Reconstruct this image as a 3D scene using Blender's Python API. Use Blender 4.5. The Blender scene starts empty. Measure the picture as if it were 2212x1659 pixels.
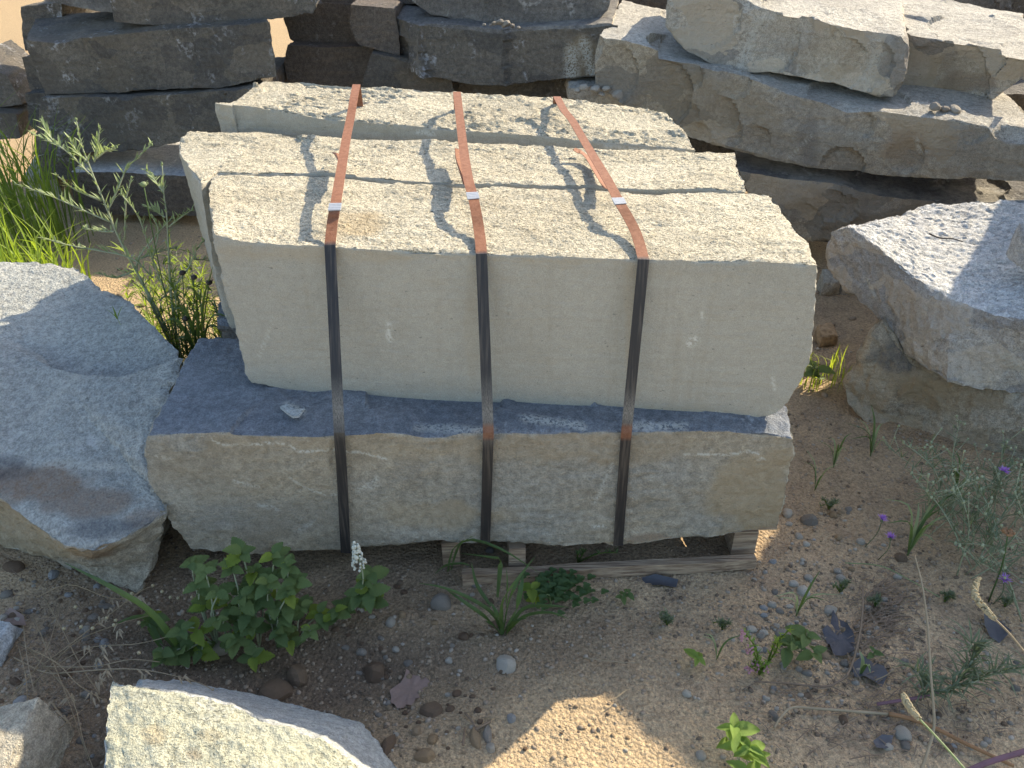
import bpy, math, random
import numpy as np
from mathutils import Vector, Matrix
sc = bpy.context.scene
COL = sc.collection
random.seed(7); rng = np.random.default_rng(7)

# ------------------------------------------------------------------ camera, sky, sun, exposure
CAM_H, PITCH, F, CX, CY = 1.55, math.radians(32.0), 1770.0, 1106.0, 829.5
cam = bpy.data.cameras.new('camera'); camo = bpy.data.objects.new('camera', cam); COL.objects.link(camo)
cam.sensor_width = 36.0; cam.lens = 36.0 * F / 2212.0; cam.clip_start = 0.05; cam.clip_end = 500
camo.location = (0, 0, CAM_H); camo.rotation_euler = (math.pi / 2 - PITCH, 0, 0)
sc.camera = camo
SUN_EL = math.radians(33.5); SUN_DIR = Vector((0.766, 0.643, 0)).normalized()
SUN_V = Vector((SUN_DIR.x * math.cos(SUN_EL), SUN_DIR.y * math.cos(SUN_EL), math.sin(SUN_EL)))
w = bpy.data.worlds.new('World'); sc.world = w; w.use_nodes = True
nt = w.node_tree; nt.nodes.clear()
sky = nt.nodes.new('ShaderNodeTexSky'); sky.sky_type = 'NISHITA'; sky.sun_disc = False
sky.sun_elevation = SUN_EL; sky.sun_rotation = math.atan2(SUN_DIR.x, SUN_DIR.y)
sky.air_density = 1.0; sky.dust_density = 1.5; sky.ozone_density = 1.0
bg = nt.nodes.new('ShaderNodeBackground'); bg.inputs[1].default_value = 0.13
wo = nt.nodes.new('ShaderNodeOutputWorld')
nt.links.new(sky.outputs[0], bg.inputs[0]); nt.links.new(bg.outputs[0], wo.inputs[0])
sl = bpy.data.lights.new('sun', 'SUN'); sl.energy = 3.5; sl.angle = math.radians(0.5); sl.color = (1.0, 0.88, 0.68)
so = bpy.data.objects.new('sun', sl); COL.objects.link(so); so.location = SUN_V * 20
so.rotation_euler = SUN_V.to_track_quat('Z', 'Y').to_euler()
sc.view_settings.view_transform = 'Standard'; sc.view_settings.look = 'None'
sc.view_settings.exposure = 1.5; sc.view_settings.gamma = 1.0; sc.view_settings.use_curve_mapping = False
sc.cycles.max_bounces = 8; sc.cycles.diffuse_bounces = 5; sc.cycles.transparent_max_bounces = 8

# ------------------------------------------------------------------ measuring helpers
CT, ST = math.cos(PITCH), math.sin(PITCH)
def ray(px, py):
    v = (py - CY) / F
    return (px - CX) / F, CT - v * ST, -(ST + v * CT)
def PY(px, py, Y):
    d = ray(px, py); t = Y / d[1]
    return np.array((d[0] * t, Y, CAM_H + d[2] * t))
def PZ(px, py, Z):
    d = ray(px, py); t = (Z - CAM_H) / d[2]
    return np.array((d[0] * t, d[1] * t, Z))
def proj(p):
    x, y, z = p[..., 0], p[..., 1], p[..., 2] - CAM_H
    dep = y * CT - z * ST; up = y * ST + z * CT
    return CX + F * x / dep, CY - F * up / dep

# ------------------------------------------------------------------ noise (numpy gradient noise)
_perm = np.random.default_rng(11).permutation(4096).astype(np.int64)
_g = np.random.default_rng(12).normal(size=(4096, 3)); _g /= np.linalg.norm(_g, axis=1, keepdims=True)
def pn(p, seed=0):
    i = np.floor(p).astype(np.int64); f = p - i
    u = f * f * f * (f * (f * 6 - 15) + 10)
    out = np.zeros(len(p))
    for a in (0, 1):
        for b in (0, 1):
            for c in (0, 1):
                h = _perm[(i[:, 0] + a + seed * 17) & 4095]
                h = _perm[(h + i[:, 1] + b) & 4095]; h = _perm[(h + i[:, 2] + c) & 4095]
                g = _g[h]
                d = g[:, 0] * (f[:, 0] - a) + g[:, 1] * (f[:, 1] - b) + g[:, 2] * (f[:, 2] - c)
                wgt = (u[:, 0] if a else 1 - u[:, 0]) * (u[:, 1] if b else 1 - u[:, 1]) * (u[:, 2] if c else 1 - u[:, 2])
                out += d * wgt
    return out * 1.5
def fbm(p, sc_, octv=3, seed=0, gain=0.5):
    p = p * np.asarray(sc_, float); o = np.zeros(len(p)); a = 1.0
    for k in range(octv):
        o += a * pn(p, seed + k * 3); a *= gain; p = p * 2.03 + 7.7
    return o

# ------------------------------------------------------------------ materials
class NT:
    def __init__(s, name):
        s.m = bpy.data.materials.new(name); s.m.use_nodes = True; s.t = s.m.node_tree; s.t.nodes.clear()
        s.out = s.n('ShaderNodeOutputMaterial')
    def n(s, kind, **kw):
        x = s.t.nodes.new(kind)
        for k, v in kw.items(): setattr(x, k, v)
        return x
    def l(s, a, b): s.t.links.new(a, b)
    def setin(s, sock, v):
        if hasattr(v, 'is_linked') or hasattr(v, 'links'): s.l(v, sock)
        else: sock.default_value = v
    def noise(s, vec, scale, detail=4, rough=0.55, dist=0.0):
        x = s.n('ShaderNodeTexNoise'); s.l(vec, x.inputs['Vector']); x.inputs['Scale'].default_value = scale
        x.inputs['Detail'].default_value = detail; x.inputs['Roughness'].default_value = rough; x.inputs['Distortion'].default_value = dist
        return x.outputs[0]
    def ramp(s, f, lo, hi, a=0.0, b=1.0):
        x = s.n('ShaderNodeMapRange'); x.clamp = True; x.interpolation_type = 'SMOOTHSTEP'
        s.l(f, x.inputs[0]); x.inputs[1].default_value = lo; x.inputs[2].default_value = hi; x.inputs[3].default_value = a; x.inputs[4].default_value = b
        return x.outputs[0]
    def mix(s, f, a, b, blend='MIX'):
        x = s.n('ShaderNodeMix', data_type='RGBA', blend_type=blend)
        s.setin(x.inputs[0], f)
        for sock, v in ((x.inputs[6], a), (x.inputs[7], b)):
            if isinstance(v, tuple): sock.default_value = (v[0], v[1], v[2], 1)
            else: s.l(v, sock)
        return x.outputs[2]
    def math(s, op, a, b=None):
        x = s.n('ShaderNodeMath', operation=op); s.setin(x.inputs[0], a)
        if b is not None: s.setin(x.inputs[1], b)
        return x.outputs[0]
    def attr(s, name):
        return s.n('ShaderNodeAttribute', attribute_name=name).outputs['Fac']
    def vec(s, stretch=(1, 1, 1), rnd=True):
        tc = s.n('ShaderNodeTexCoord'); v = tc.outputs['Object']
        if rnd:
            oi = s.n('ShaderNodeObjectInfo'); mu = s.math('MULTIPLY', oi.outputs['Random'], 37.0)
            cb = s.n('ShaderNodeCombineXYZ'); [s.l(mu, cb.inputs[i]) for i in range(3)]
            ad = s.n('ShaderNodeVectorMath', operation='ADD'); s.l(v, ad.inputs[0]); s.l(cb.outputs[0], ad.inputs[1]); v = ad.outputs[0]
        return v
    def scale(s, v, st):
        x = s.n('ShaderNodeVectorMath', operation='MULTIPLY'); s.l(v, x.inputs[0]); x.inputs[1].default_value = st; return x.outputs[0]
    def bump(s, h, dist, strength=1.0, nrm=None):
        x = s.n('ShaderNodeBump'); s.l(h, x.inputs['Height']); x.inputs['Distance'].default_value = dist; x.inputs['Strength'].default_value = strength
        if nrm is not None: s.l(nrm, x.inputs['Normal'])
        return x.outputs[0]
    def principled(s, col, rough=0.85, nrm=None, spec=0.25, metal=0.0):
        b = s.n('ShaderNodeBsdfPrincipled'); s.setin(b.inputs['Base Color'], (col[0], col[1], col[2], 1) if isinstance(col, tuple) else col)
        s.setin(b.inputs['Roughness'], rough); b.inputs['Specular IOR Level'].default_value = spec; b.inputs['Metallic'].default_value = metal
        if nrm is not None: s.l(nrm, b.inputs['Normal'])
        return b.outputs[0]
    def done(s, sh): s.l(sh, s.out.inputs[0]); return s.m

def stone(name, c1, c2, c3, mott=5.0, lam=0.35, lamz=9.0, pale=(0.5, 0.5, 0.48), vein=0.35, veinlo=0.60, pits=0.0, bump=1.0, dust=0.0, spk=0.28, drip=0.0, rust=(0.20, 0.115, 0.06), grain=260, med=1.0, patch=0.0):
    t = NT(name); v = t.vec()
    vw = t.scale(v, (1, 1, lamz))
    n1 = t.noise(v, mott, 6, 0.6); n2 = t.noise(vw, 6.0, 5, 0.6, 0.3); n3 = t.noise(v, grain, 3, 0.7); n4 = t.noise(v, 7.0, 8, 0.68, 0.8)
    n5 = t.noise(v, 55.0, 5, 0.65); n6 = t.noise(v, 1.7, 4, 0.6)
    c = t.mix(t.ramp(n1, 0.36, 0.64), c1, c2)
    c = t.mix(t.math('MULTIPLY', t.ramp(n2, 0.46, 0.70), lam), c, c3)
    c = t.mix(t.math('MULTIPLY', t.ramp(n6, 0.5, 0.7), 0.45), c, c3)
    c = t.mix(1.0, c, t.mix(t.ramp(n3, 0.3, 0.7), (1 - spk, 1 - spk, 1 - spk), (1 + spk, 1 + spk, 1 + spk)), 'MULTIPLY')
    c = t.mix(1.0, c, t.mix(t.ramp(n5, 0.3, 0.7), (1 - .24 * med,) * 3, (1 + .20 * med,) * 3), 'MULTIPLY')
    vm = t.math('MULTIPLY', t.ramp(n4, veinlo, veinlo + 0.09), t.ramp(n5, 0.44, 0.58))
    c = t.mix(t.math('MULTIPLY', vm, vein), c, pale)
    if drip > 0:
        dr = t.ramp(t.noise(t.scale(v, (13, 13, 0.8)), 2.2, 5, .65), 0.52, 0.70)
        c = t.mix(t.math('MULTIPLY', dr, drip), c, (c3[0] * .8, c3[1] * .76, c3[2] * .68))
    if patch > 0:   # fresh breaks and old skin meet along hard angular lines
        vo = t.n('ShaderNodeTexVoronoi'); vo.inputs['Scale'].default_value = 4.2; dv = t.n('ShaderNodeVectorMath', operation='ADD'); nz_ = t.n('ShaderNodeTexNoise'); t.l(v, nz_.inputs['Vector']); nz_.inputs['Scale'].default_value = 6.0; nz_.inputs['Detail'].default_value = 5
        sc2 = t.n('ShaderNodeVectorMath', operation='SCALE'); t.l(nz_.outputs['Color'], sc2.inputs[0]); sc2.inputs['Scale'].default_value = 0.22; t.l(v, dv.inputs[0]); t.l(sc2.outputs[0], dv.inputs[1]); t.l(t.scale(dv.outputs[0], (1, 1, 1.5)), vo.inputs['Vector'])
        sx = t.n('ShaderNodeSeparateColor'); t.l(vo.outputs['Color'], sx.inputs[0])
        c = t.mix(t.math('MULTIPLY', t.ramp(sx.outputs[0], 0.62, 0.66), patch), c, (c3[0] * .55, c3[1] * .62, c3[2] * .75)); c = t.mix(t.math('MULTIPLY', t.ramp(sx.outputs[1], 0.66, 0.70), patch * .8), c, (c1[0] * 1.25, c1[1] * 1.15, c1[2] * 1.02))
    if dust > 0:
        c = t.mix(t.math('MULTIPLY', t.ramp(t.noise(v, 2.6, 6, 0.7), 0.48, 0.66), dust), c, (0.44, 0.40, 0.32))
    c = t.mix(t.math('MULTIPLY', t.attr('rust'), t.ramp(n5, 0.25, 0.75, 0.45, 1.0)), c, rust)
    c = t.mix(t.math('MULTIPLY', t.attr('dark'), t.ramp(n5, 0.35, 0.65, 0.3, 1.0)), c, (0.075, 0.08, 0.09))
    c = t.mix(t.math('MULTIPLY', t.attr('warm'), t.ramp(n1, 0.3, 0.7, 0.5, 1.0)), c, (0.36, 0.27, 0.15))
    c = t.mix(t.ramp(t.noise(t.scale(v, (1, 1, 1.8)), 75, 2, .5), 0.70, 0.76, 0, .55), c, (0.10, 0.095, 0.08))
    mk = t.math('MULTIPLY', t.attr('mark'), t.ramp(t.noise(v, 130, 3, .6), 0.40, 0.52))
    c = t.mix(mk, c, (0.58, 0.56, 0.48))
    h = t.math('ADD', t.math('MULTIPLY', n3, 0.35), t.math('MULTIPLY', n5, 0.9))
    h = t.math('ADD', h, t.math('MULTIPLY', n2, 0.8))
    if pits > 0:
        vv = t.scale(v, (1, 1.6, 2.0)); npit = t.noise(vv, 135.0, 4, 0.62, 0.3)
        pm = t.ramp(npit, 0.33, 0.45); var = t.ramp(t.noise(v, 4.5, 4, .6), 0.36, 0.62, 0.25, 1.0)
        pm = t.math('SUBTRACT', 1.0, t.math('MULTIPLY', t.math('SUBTRACT', 1.0, pm), var))
        h = t.math('ADD', h, t.math('MULTIPLY', pm, pits * 2.2))
        c = t.mix(t.math('MULTIPLY', t.ramp(npit, 0.30, 0.42, 0.40 * pits, 0.0), var), c, (0.20, 0.17, 0.115))
    nrm = t.bump(h, 0.0052 * bump)
    return t.done(t.principled(c, 0.9, nrm, 0.15))

M = {}
M['cream_top'] = stone('stone_cream_split', (0.50, 0.445, 0.325), (0.55, 0.495, 0.37), (0.41, 0.35, 0.245), 4.0, 0.3, 6, pits=0.95, bump=2.8, vein=0.15, spk=0.2, med=.7)
M['sawn'] = stone('stone_sawn_face', (0.345, 0.322, 0.258), (0.375, 0.348, 0.278), (0.33, 0.295, 0.225), 1.6, 0.36, 12, vein=0.12, veinlo=.66, bump=0.7, drip=.2, spk=0.16, grain=420, med=0.2)
M['sawn2'] = stone('stone_tan_face', (0.36, 0.315, 0.235), (0.30, 0.28, 0.23), (0.34, 0.275, 0.18), 2.4, 0.3, 4, vein=0.25, veinlo=0.66, bump=2.2, spk=0.2)
M['ledge'] = stone('stone_ledge_sky_tint', (0.17, 0.18, 0.19), (0.22, 0.225, 0.23), (0.125, 0.135, 0.15), 4.0, 0.3, 3, vein=0.5, veinlo=0.6, bump=1.6)  # dark grey ledge, with the blue of skylit shade put into the colour
M['boulder_top'] = stone('stone_bluegrey_boulder', (0.44, 0.435, 0.385), (0.37, 0.37, 0.335), (0.29, 0.29, 0.27), 3.0, 0.3, 3, vein=0.7, veinlo=0.57, bump=4.2, spk=0.25, grain=180)
M['boulder_side'] = stone('stone_buff_boulder', (0.49, 0.445, 0.34), (0.39, 0.355, 0.28), (0.31, 0.24, 0.155), 3.0, 0.4, 3, vein=0.3, bump=3.0)
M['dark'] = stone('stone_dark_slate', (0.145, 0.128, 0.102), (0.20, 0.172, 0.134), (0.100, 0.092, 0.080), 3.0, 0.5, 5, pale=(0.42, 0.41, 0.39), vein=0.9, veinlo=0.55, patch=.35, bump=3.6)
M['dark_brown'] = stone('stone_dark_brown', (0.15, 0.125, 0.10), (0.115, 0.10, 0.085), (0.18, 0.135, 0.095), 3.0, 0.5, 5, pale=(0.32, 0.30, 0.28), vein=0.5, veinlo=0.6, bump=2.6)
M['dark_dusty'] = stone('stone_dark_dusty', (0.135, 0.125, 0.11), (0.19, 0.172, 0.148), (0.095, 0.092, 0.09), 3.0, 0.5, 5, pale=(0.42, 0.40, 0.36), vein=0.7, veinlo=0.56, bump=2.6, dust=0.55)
M['tan_slab'] = stone('stone_tan_slab', (0.45, 0.385, 0.285), (0.32, 0.285, 0.23), (0.40, 0.315, 0.205), 2.6, 0.5, 5, pale=(0.52, 0.48, 0.40), vein=0.6, veinlo=0.57, patch=.6, bump=3.4, dust=0.35)
M['pale_slab'] = stone('stone_pale_slab', (0.56, 0.50, 0.395), (0.45, 0.41, 0.34), (0.40, 0.325, 0.235), 2.8, 0.5, 5, pale=(0.60, 0.57, 0.50), vein=0.6, veinlo=0.55, patch=.6, bump=3.6, dust=0.3)
M['pale_top'] = stone('stone_pale_top', (0.50, 0.46, 0.38), (0.42, 0.39, 0.33), (0.30, 0.275, 0.23), 3.0, 0.5, 3, vein=0.4, bump=2.4, pits=0.4)
M['grey_top'] = stone('stone_grey_top', (0.52, 0.50, 0.46), (0.58, 0.56, 0.51), (0.36, 0.355, 0.345), 5.0, 0.6, 3, vein=0.5, bump=2.0, pits=0.4)
M['grey_side'] = stone('stone_grey_side', (0.54, 0.50, 0.425), (0.45, 0.42, 0.37), (0.37, 0.35, 0.32), 3.0, 0.45, 4, vein=0.5, veinlo=0.58, patch=.4, bump=4.0)
M['brown_side'] = stone('stone_brown_side', (0.52, 0.46, 0.345), (0.43, 0.385, 0.30), (0.35, 0.29, 0.20), 3.0, 0.45, 4, vein=0.4, patch=.4, bump=4.4)
M['lowstone'] = stone('stone_pitted_pale', (0.46, 0.44, 0.31), (0.41, 0.405, 0.31), (0.36, 0.36, 0.295), 6.0, 0.4, 2, vein=0.3, bump=2.0, pits=0.22, spk=.15, med=.6)
M['lowback'] = stone('stone_pale_blue_shade', (0.41, 0.415, 0.385), (0.36, 0.365, 0.345), (0.33, 0.33, 0.315), 4.0, 0.4, 2, vein=0.5, bump=1.6)  # cooler copy of the chunk's pale stone, blue shade put into the colour

def peb(name, a, b):
    t = NT(name); v = t.vec(); n1 = t.noise(v, 60, 4); n2 = t.noise(v, 300, 3)
    oi = t.n('ShaderNodeObjectInfo').outputs['Random']
    c = t.mix(oi, a, b); c = t.mix(1.0, c, t.mix(t.ramp(n1, 0.3, 0.7), (0.7, 0.7, 0.7), (1.2, 1.2, 1.18)), 'MULTIPLY')
    return t.done(t.principled(c, 0.85, t.bump(t.math('ADD', n1, t.math('MULTIPLY', n2, 0.4)), 0.0025), 0.2))
M['p_pale'] = peb('pebble_pale', (0.52, 0.465, 0.375), (0.38, 0.335, 0.27))
M['p_grey'] = peb('pebble_grey', (0.20, 0.175, 0.145), (0.33, 0.29, 0.235))
M['p_brown'] = peb('pebble_brown', (0.15, 0.095, 0.06), (0.22, 0.155, 0.10))
M['p_orange'] = peb('pebble_orange', (0.35, 0.24, 0.135), (0.36, 0.265, 0.165))
M['p_blue'] = peb('pebble_blue', (0.31, 0.30, 0.28), (0.38, 0.365, 0.34))

def grain_mat():
    t = NT('gravel_mix'); r = t.attr('tone'); v = t.vec(rnd=False)
    c = t.mix(t.ramp(r, 0.0, 0.5), (0.15, 0.11, 0.075), (0.31, 0.24, 0.165)); c = t.mix(t.ramp(r, 0.84, 1.0), c, (0.38, 0.33, 0.26))
    return t.done(t.principled(c, 0.9, t.bump(t.noise(v, 220, 3), 0.002), 0.15))
M['gravel'] = grain_mat()

def soil():
    t = NT('soil'); v = t.vec(rnd=False)
    n1 = t.noise(v, 1.3, 5, 0.6); n2 = t.noise(v, 9, 6, 0.65); n3 = t.noise(v, 120, 4, 0.7); n4 = t.noise(v, 420, 2, 0.6)
    c = t.mix(t.ramp(n1, 0.38, 0.62), (0.50, 0.365, 0.22), (0.40, 0.295, 0.18))
    c = t.mix(t.math('MULTIPLY', t.ramp(n2, 0.45, 0.65), 0.5), c, (0.27, 0.20, 0.135))
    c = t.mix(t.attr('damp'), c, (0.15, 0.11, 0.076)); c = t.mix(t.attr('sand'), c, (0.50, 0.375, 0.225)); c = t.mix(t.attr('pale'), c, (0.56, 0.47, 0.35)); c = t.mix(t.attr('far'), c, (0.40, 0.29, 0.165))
    c = t.mix(1.0, c, t.mix(t.ramp(n3, 0.3, 0.7), (0.68, 0.68, 0.68), (1.28, 1.26, 1.24)), 'MULTIPLY')
    c = t.mix(1.0, c, t.mix(t.ramp(n4, 0.3, 0.7), (0.8, 0.8, 0.8), (1.2, 1.2, 1.2)), 'MULTIPLY')
    vo = t.n('ShaderNodeTexVoronoi'); t.l(v, vo.inputs['Vector']); vo.inputs['Scale'].default_value = 110
    h = t.math('ADD', t.math('MULTIPLY', n3, 1.2), t.math('MULTIPLY', vo.outputs['Distance'], -0.8))
    h = t.math('ADD', h, t.math('MULTIPLY', n4, 0.25))
    return t.done(t.principled(c, 0.95, t.bump(h, 0.007), 0.1))
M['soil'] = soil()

def leafmat(name, a, b, trans=0.4, tcol=None, rough=0.55):
    t = NT(name); v = t.vec(); n1 = t.noise(v, 35, 4); oi = t.n('ShaderNodeObjectInfo').outputs['Random']
    c = t.mix(oi, a, b); c = t.mix(1.0, c, t.mix(n1, (0.7, 0.72, 0.7), (1.3, 1.28, 1.3)), 'MULTIPLY')
    p = t.principled(c, rough, t.bump(t.noise(v, 160, 3), 0.0012), 0.3)
    tr = t.n('ShaderNodeBsdfTranslucent'); t.l(t.mix(1.0, c, tcol or (2.0, 1.9, 0.8), 'MULTIPLY'), tr.inputs[0])
    mx = t.n('ShaderNodeMixShader'); mx.inputs[0].default_value = trans; t.l(p, mx.inputs[1]); t.l(tr.outputs[0], mx.inputs[2])
    return t.done(mx.outputs[0])
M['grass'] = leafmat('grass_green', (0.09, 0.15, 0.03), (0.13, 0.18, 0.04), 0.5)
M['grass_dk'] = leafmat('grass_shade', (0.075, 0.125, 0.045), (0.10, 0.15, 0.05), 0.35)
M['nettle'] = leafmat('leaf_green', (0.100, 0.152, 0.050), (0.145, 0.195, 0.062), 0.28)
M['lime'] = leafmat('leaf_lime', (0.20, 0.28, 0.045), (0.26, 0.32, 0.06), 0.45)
M['seedling'] = leafmat('leaf_bright', (0.18, 0.28, 0.06), (0.23, 0.33, 0.075), 0.4)  # green lightened to stand in for sun on the bottom seedlings
M['weed'] = leafmat('leaf_sage', (0.24, 0.29, 0.14), (0.29, 0.33, 0.18), 0.35, (1.6, 1.6, 1.0))
M['weedstem'] = leafmat('stem_sage', (0.28, 0.31, 0.19), (0.32, 0.34, 0.22), 0.1)
M['knap'] = leafmat('leaf_greygreen', (0.13, 0.16, 0.09), (0.16, 0.185, 0.11), 0.25)
M['drygrass'] = leafmat('dry_straw', (0.28, 0.21, 0.12), (0.34, 0.27, 0.17), 0.15, (1.3, 1.2, 0.9))
M['drystem'] = leafmat('dry_stem', (0.16, 0.11, 0.07), (0.22, 0.16, 0.10), 0.0)
M['seedhead'] = leafmat('seed_head', (0.34, 0.29, 0.17), (0.40, 0.33, 0.20), 0.1)
M['darkhead'] = leafmat('dark_head', (0.03, 0.022, 0.018), (0.04, 0.03, 0.025), 0.0)
M['purple'] = leafmat('petal_purple', (0.40, 0.20, 0.52), (0.45, 0.25, 0.58), 0.3, (1.3, 1.1, 1.4))
M['white'] = leafmat('petal_white', (0.62, 0.62, 0.52), (0.7, 0.7, 0.6), 0.2, (1.1, 1.1, 1.0))
M['pinkbud'] = leafmat('petal_pink', (0.5, 0.25, 0.30), (0.55, 0.3, 0.32), 0.2, (1.2, 1, 1))
M['deadleaf'] = leafmat('dead_leaf_mauve', (0.24, 0.165, 0.125), (0.27, 0.185, 0.145), 0.1, (1.2, 1, 1))
M['blackleaf'] = leafmat('dead_leaf_dark', (0.055, 0.055, 0.062), (0.075, 0.075, 0.08), 0.0)
M['purplestem'] = leafmat('stem_purple', (0.15, 0.075, 0.09), (0.17, 0.09, 0.10), 0.0)
M['orangestem'] = leafmat('stem_orange', (0.25, 0.13, 0.055), (0.28, 0.15, 0.07), 0.0)

def wood():
    t = NT('weathered_wood'); v = t.vec(); s_ = t.scale(v, (1.5, 26, 26)); n = t.noise(s_, 6, 6, 0.65, 0.3); n2 = t.noise(v, 5, 4)
    c = t.mix(t.ramp(n, 0.35, 0.68), (0.17, 0.105, 0.06), (0.50, 0.37, 0.235)); c = t.mix(t.math('MULTIPLY', n2, 0.4), c, (0.30, 0.25, 0.20))
    return t.done(t.principled(c, 0.85, t.bump(n, 0.006), 0.15))
M['wood'] = wood()
def strapmat():
    t = NT('strap_steel'); v = t.vec(); r = t.attr('rusty'); n = t.noise(v, 90, 5, 0.7); ns = t.noise(t.scale(v, (40, 1.5, 1.5)), 5, 4, 0.6)
    dk = t.mix(t.ramp(ns, 0.45, 0.75), (0.022, 0.020, 0.019), (0.085, 0.07, 0.055)); dk = t.mix(t.math('MULTIPLY', t.attr('worn'), t.ramp(t.noise(t.scale(v, (6, 1, 1)), 160, 4, .7), 0.32, 0.62)), dk, (0.22, 0.20, 0.165))
    ru = t.mix(t.ramp(n, 0.3, 0.7), (0.165, 0.058, 0.024), (0.245, 0.105, 0.052)); ru = t.mix(t.ramp(t.noise(v, 700, 2), 0.60, 0.72, 0, 0.6), ru, (0.40, 0.24, 0.17))
    c = t.mix(r, dk, ru)
    return t.done(t.principled(c, t.math('ADD', t.math('MULTIPLY', r, 0.25), 0.5), t.bump(n, 0.0008), 0.35))
M['strap'] = strapmat()
def metal():
    t = NT('galvanised'); v = t.vec(); n = t.noise(v, 150, 3)
    return t.done(t.principled(t.mix(n, (0.30, 0.31, 0.32), (0.42, 0.43, 0.44)), 0.5, t.bump(n, 0.0006), 0.5, 0.35))
M['seal'] = metal()

# ------------------------------------------------------------------ object helpers
def tag(o, label=None, cat=None, group=None, kind=None):
    for k, v in (('label', label), ('category', cat), ('group', group), ('kind', kind)):
        if v: o[k] = v
    return o
def link(o, parent=None):
    COL.objects.link(o)
    if parent: o.parent = parent
    return o
def empty(name, loc, label, cat, group=None):
    o = bpy.data.objects.new(name, None); o.empty_display_size = 0.05; o.location = Vector([float(c) for c in loc]); link(o)
    return tag(o, label, cat, group)
def mesh_np(name, verts, quads, smooth=True, sharp=None):
    me = bpy.data.meshes.new(name); n = len(quads); k = quads.shape[1]
    me.vertices.add(len(verts)); me.vertices.foreach_set('co', np.ascontiguousarray(verts, np.float32).ravel())
    me.loops.add(n * k); me.loops.foreach_set('vertex_index', np.ascontiguousarray(quads, np.int32).ravel())
    me.polygons.add(n); me.polygons.foreach_set('loop_start', np.arange(0, n * k, k, dtype=np.int32))
    me.update(calc_edges=True); me.polygons.foreach_set('use_smooth', np.full(n, smooth)); 
    if sharp: me.set_sharp_from_angle(angle=math.radians(sharp))
    me.validate(); return me
def fattr(me, name, vals):
    a = me.attributes.new(name, 'FLOAT', 'POINT'); a.data.foreach_set('value', np.ascontiguousarray(vals, np.float32))

def resample(pts, n):
    pts = np.asarray(pts, float); d = np.r_[0, np.cumsum(np.linalg.norm(np.diff(pts, axis=0), axis=1))]
    s = np.linspace(0, d[-1], n); return np.stack([np.interp(s, d, pts[:, k]) for k in range(3)], 1)
def coons(top, bot, left, right):   # top,bot: (n,3) along u ; left,right: (m,3) along v from top to bottom -> (m,n,3)
    n, m = len(top), len(left); u = np.linspace(0, 1, n)[None, :, None]; v = np.linspace(0, 1, m)[:, None, None]
    S = (1 - v) * top[None] + v * bot[None] + (1 - u) * left[:, None] + u * right[:, None]
    return S - ((1 - u) * (1 - v) * top[0] + u * (1 - v) * top[-1] + (1 - u) * v * bot[0] + u * v * bot[-1])
def seg_dist(x, y, line):
    d = np.full(len(x), 1e9)
    for (ax, ay), (bx, by) in zip(line[:-1], line[1:]):
        L = (bx - ax) ** 2 + (by - ay) ** 2 + 1e-9; t = np.clip(((x - ax) * (bx - ax) + (y - ay) * (by - ay)) / L, 0, 1)
        d = np.minimum(d, np.hypot(x - ax - t * (bx - ax), y - ay - t * (by - ay)))
    return d
FACES = ('front', 'back', 'top', 'bottom', 'left', 'right')
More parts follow.
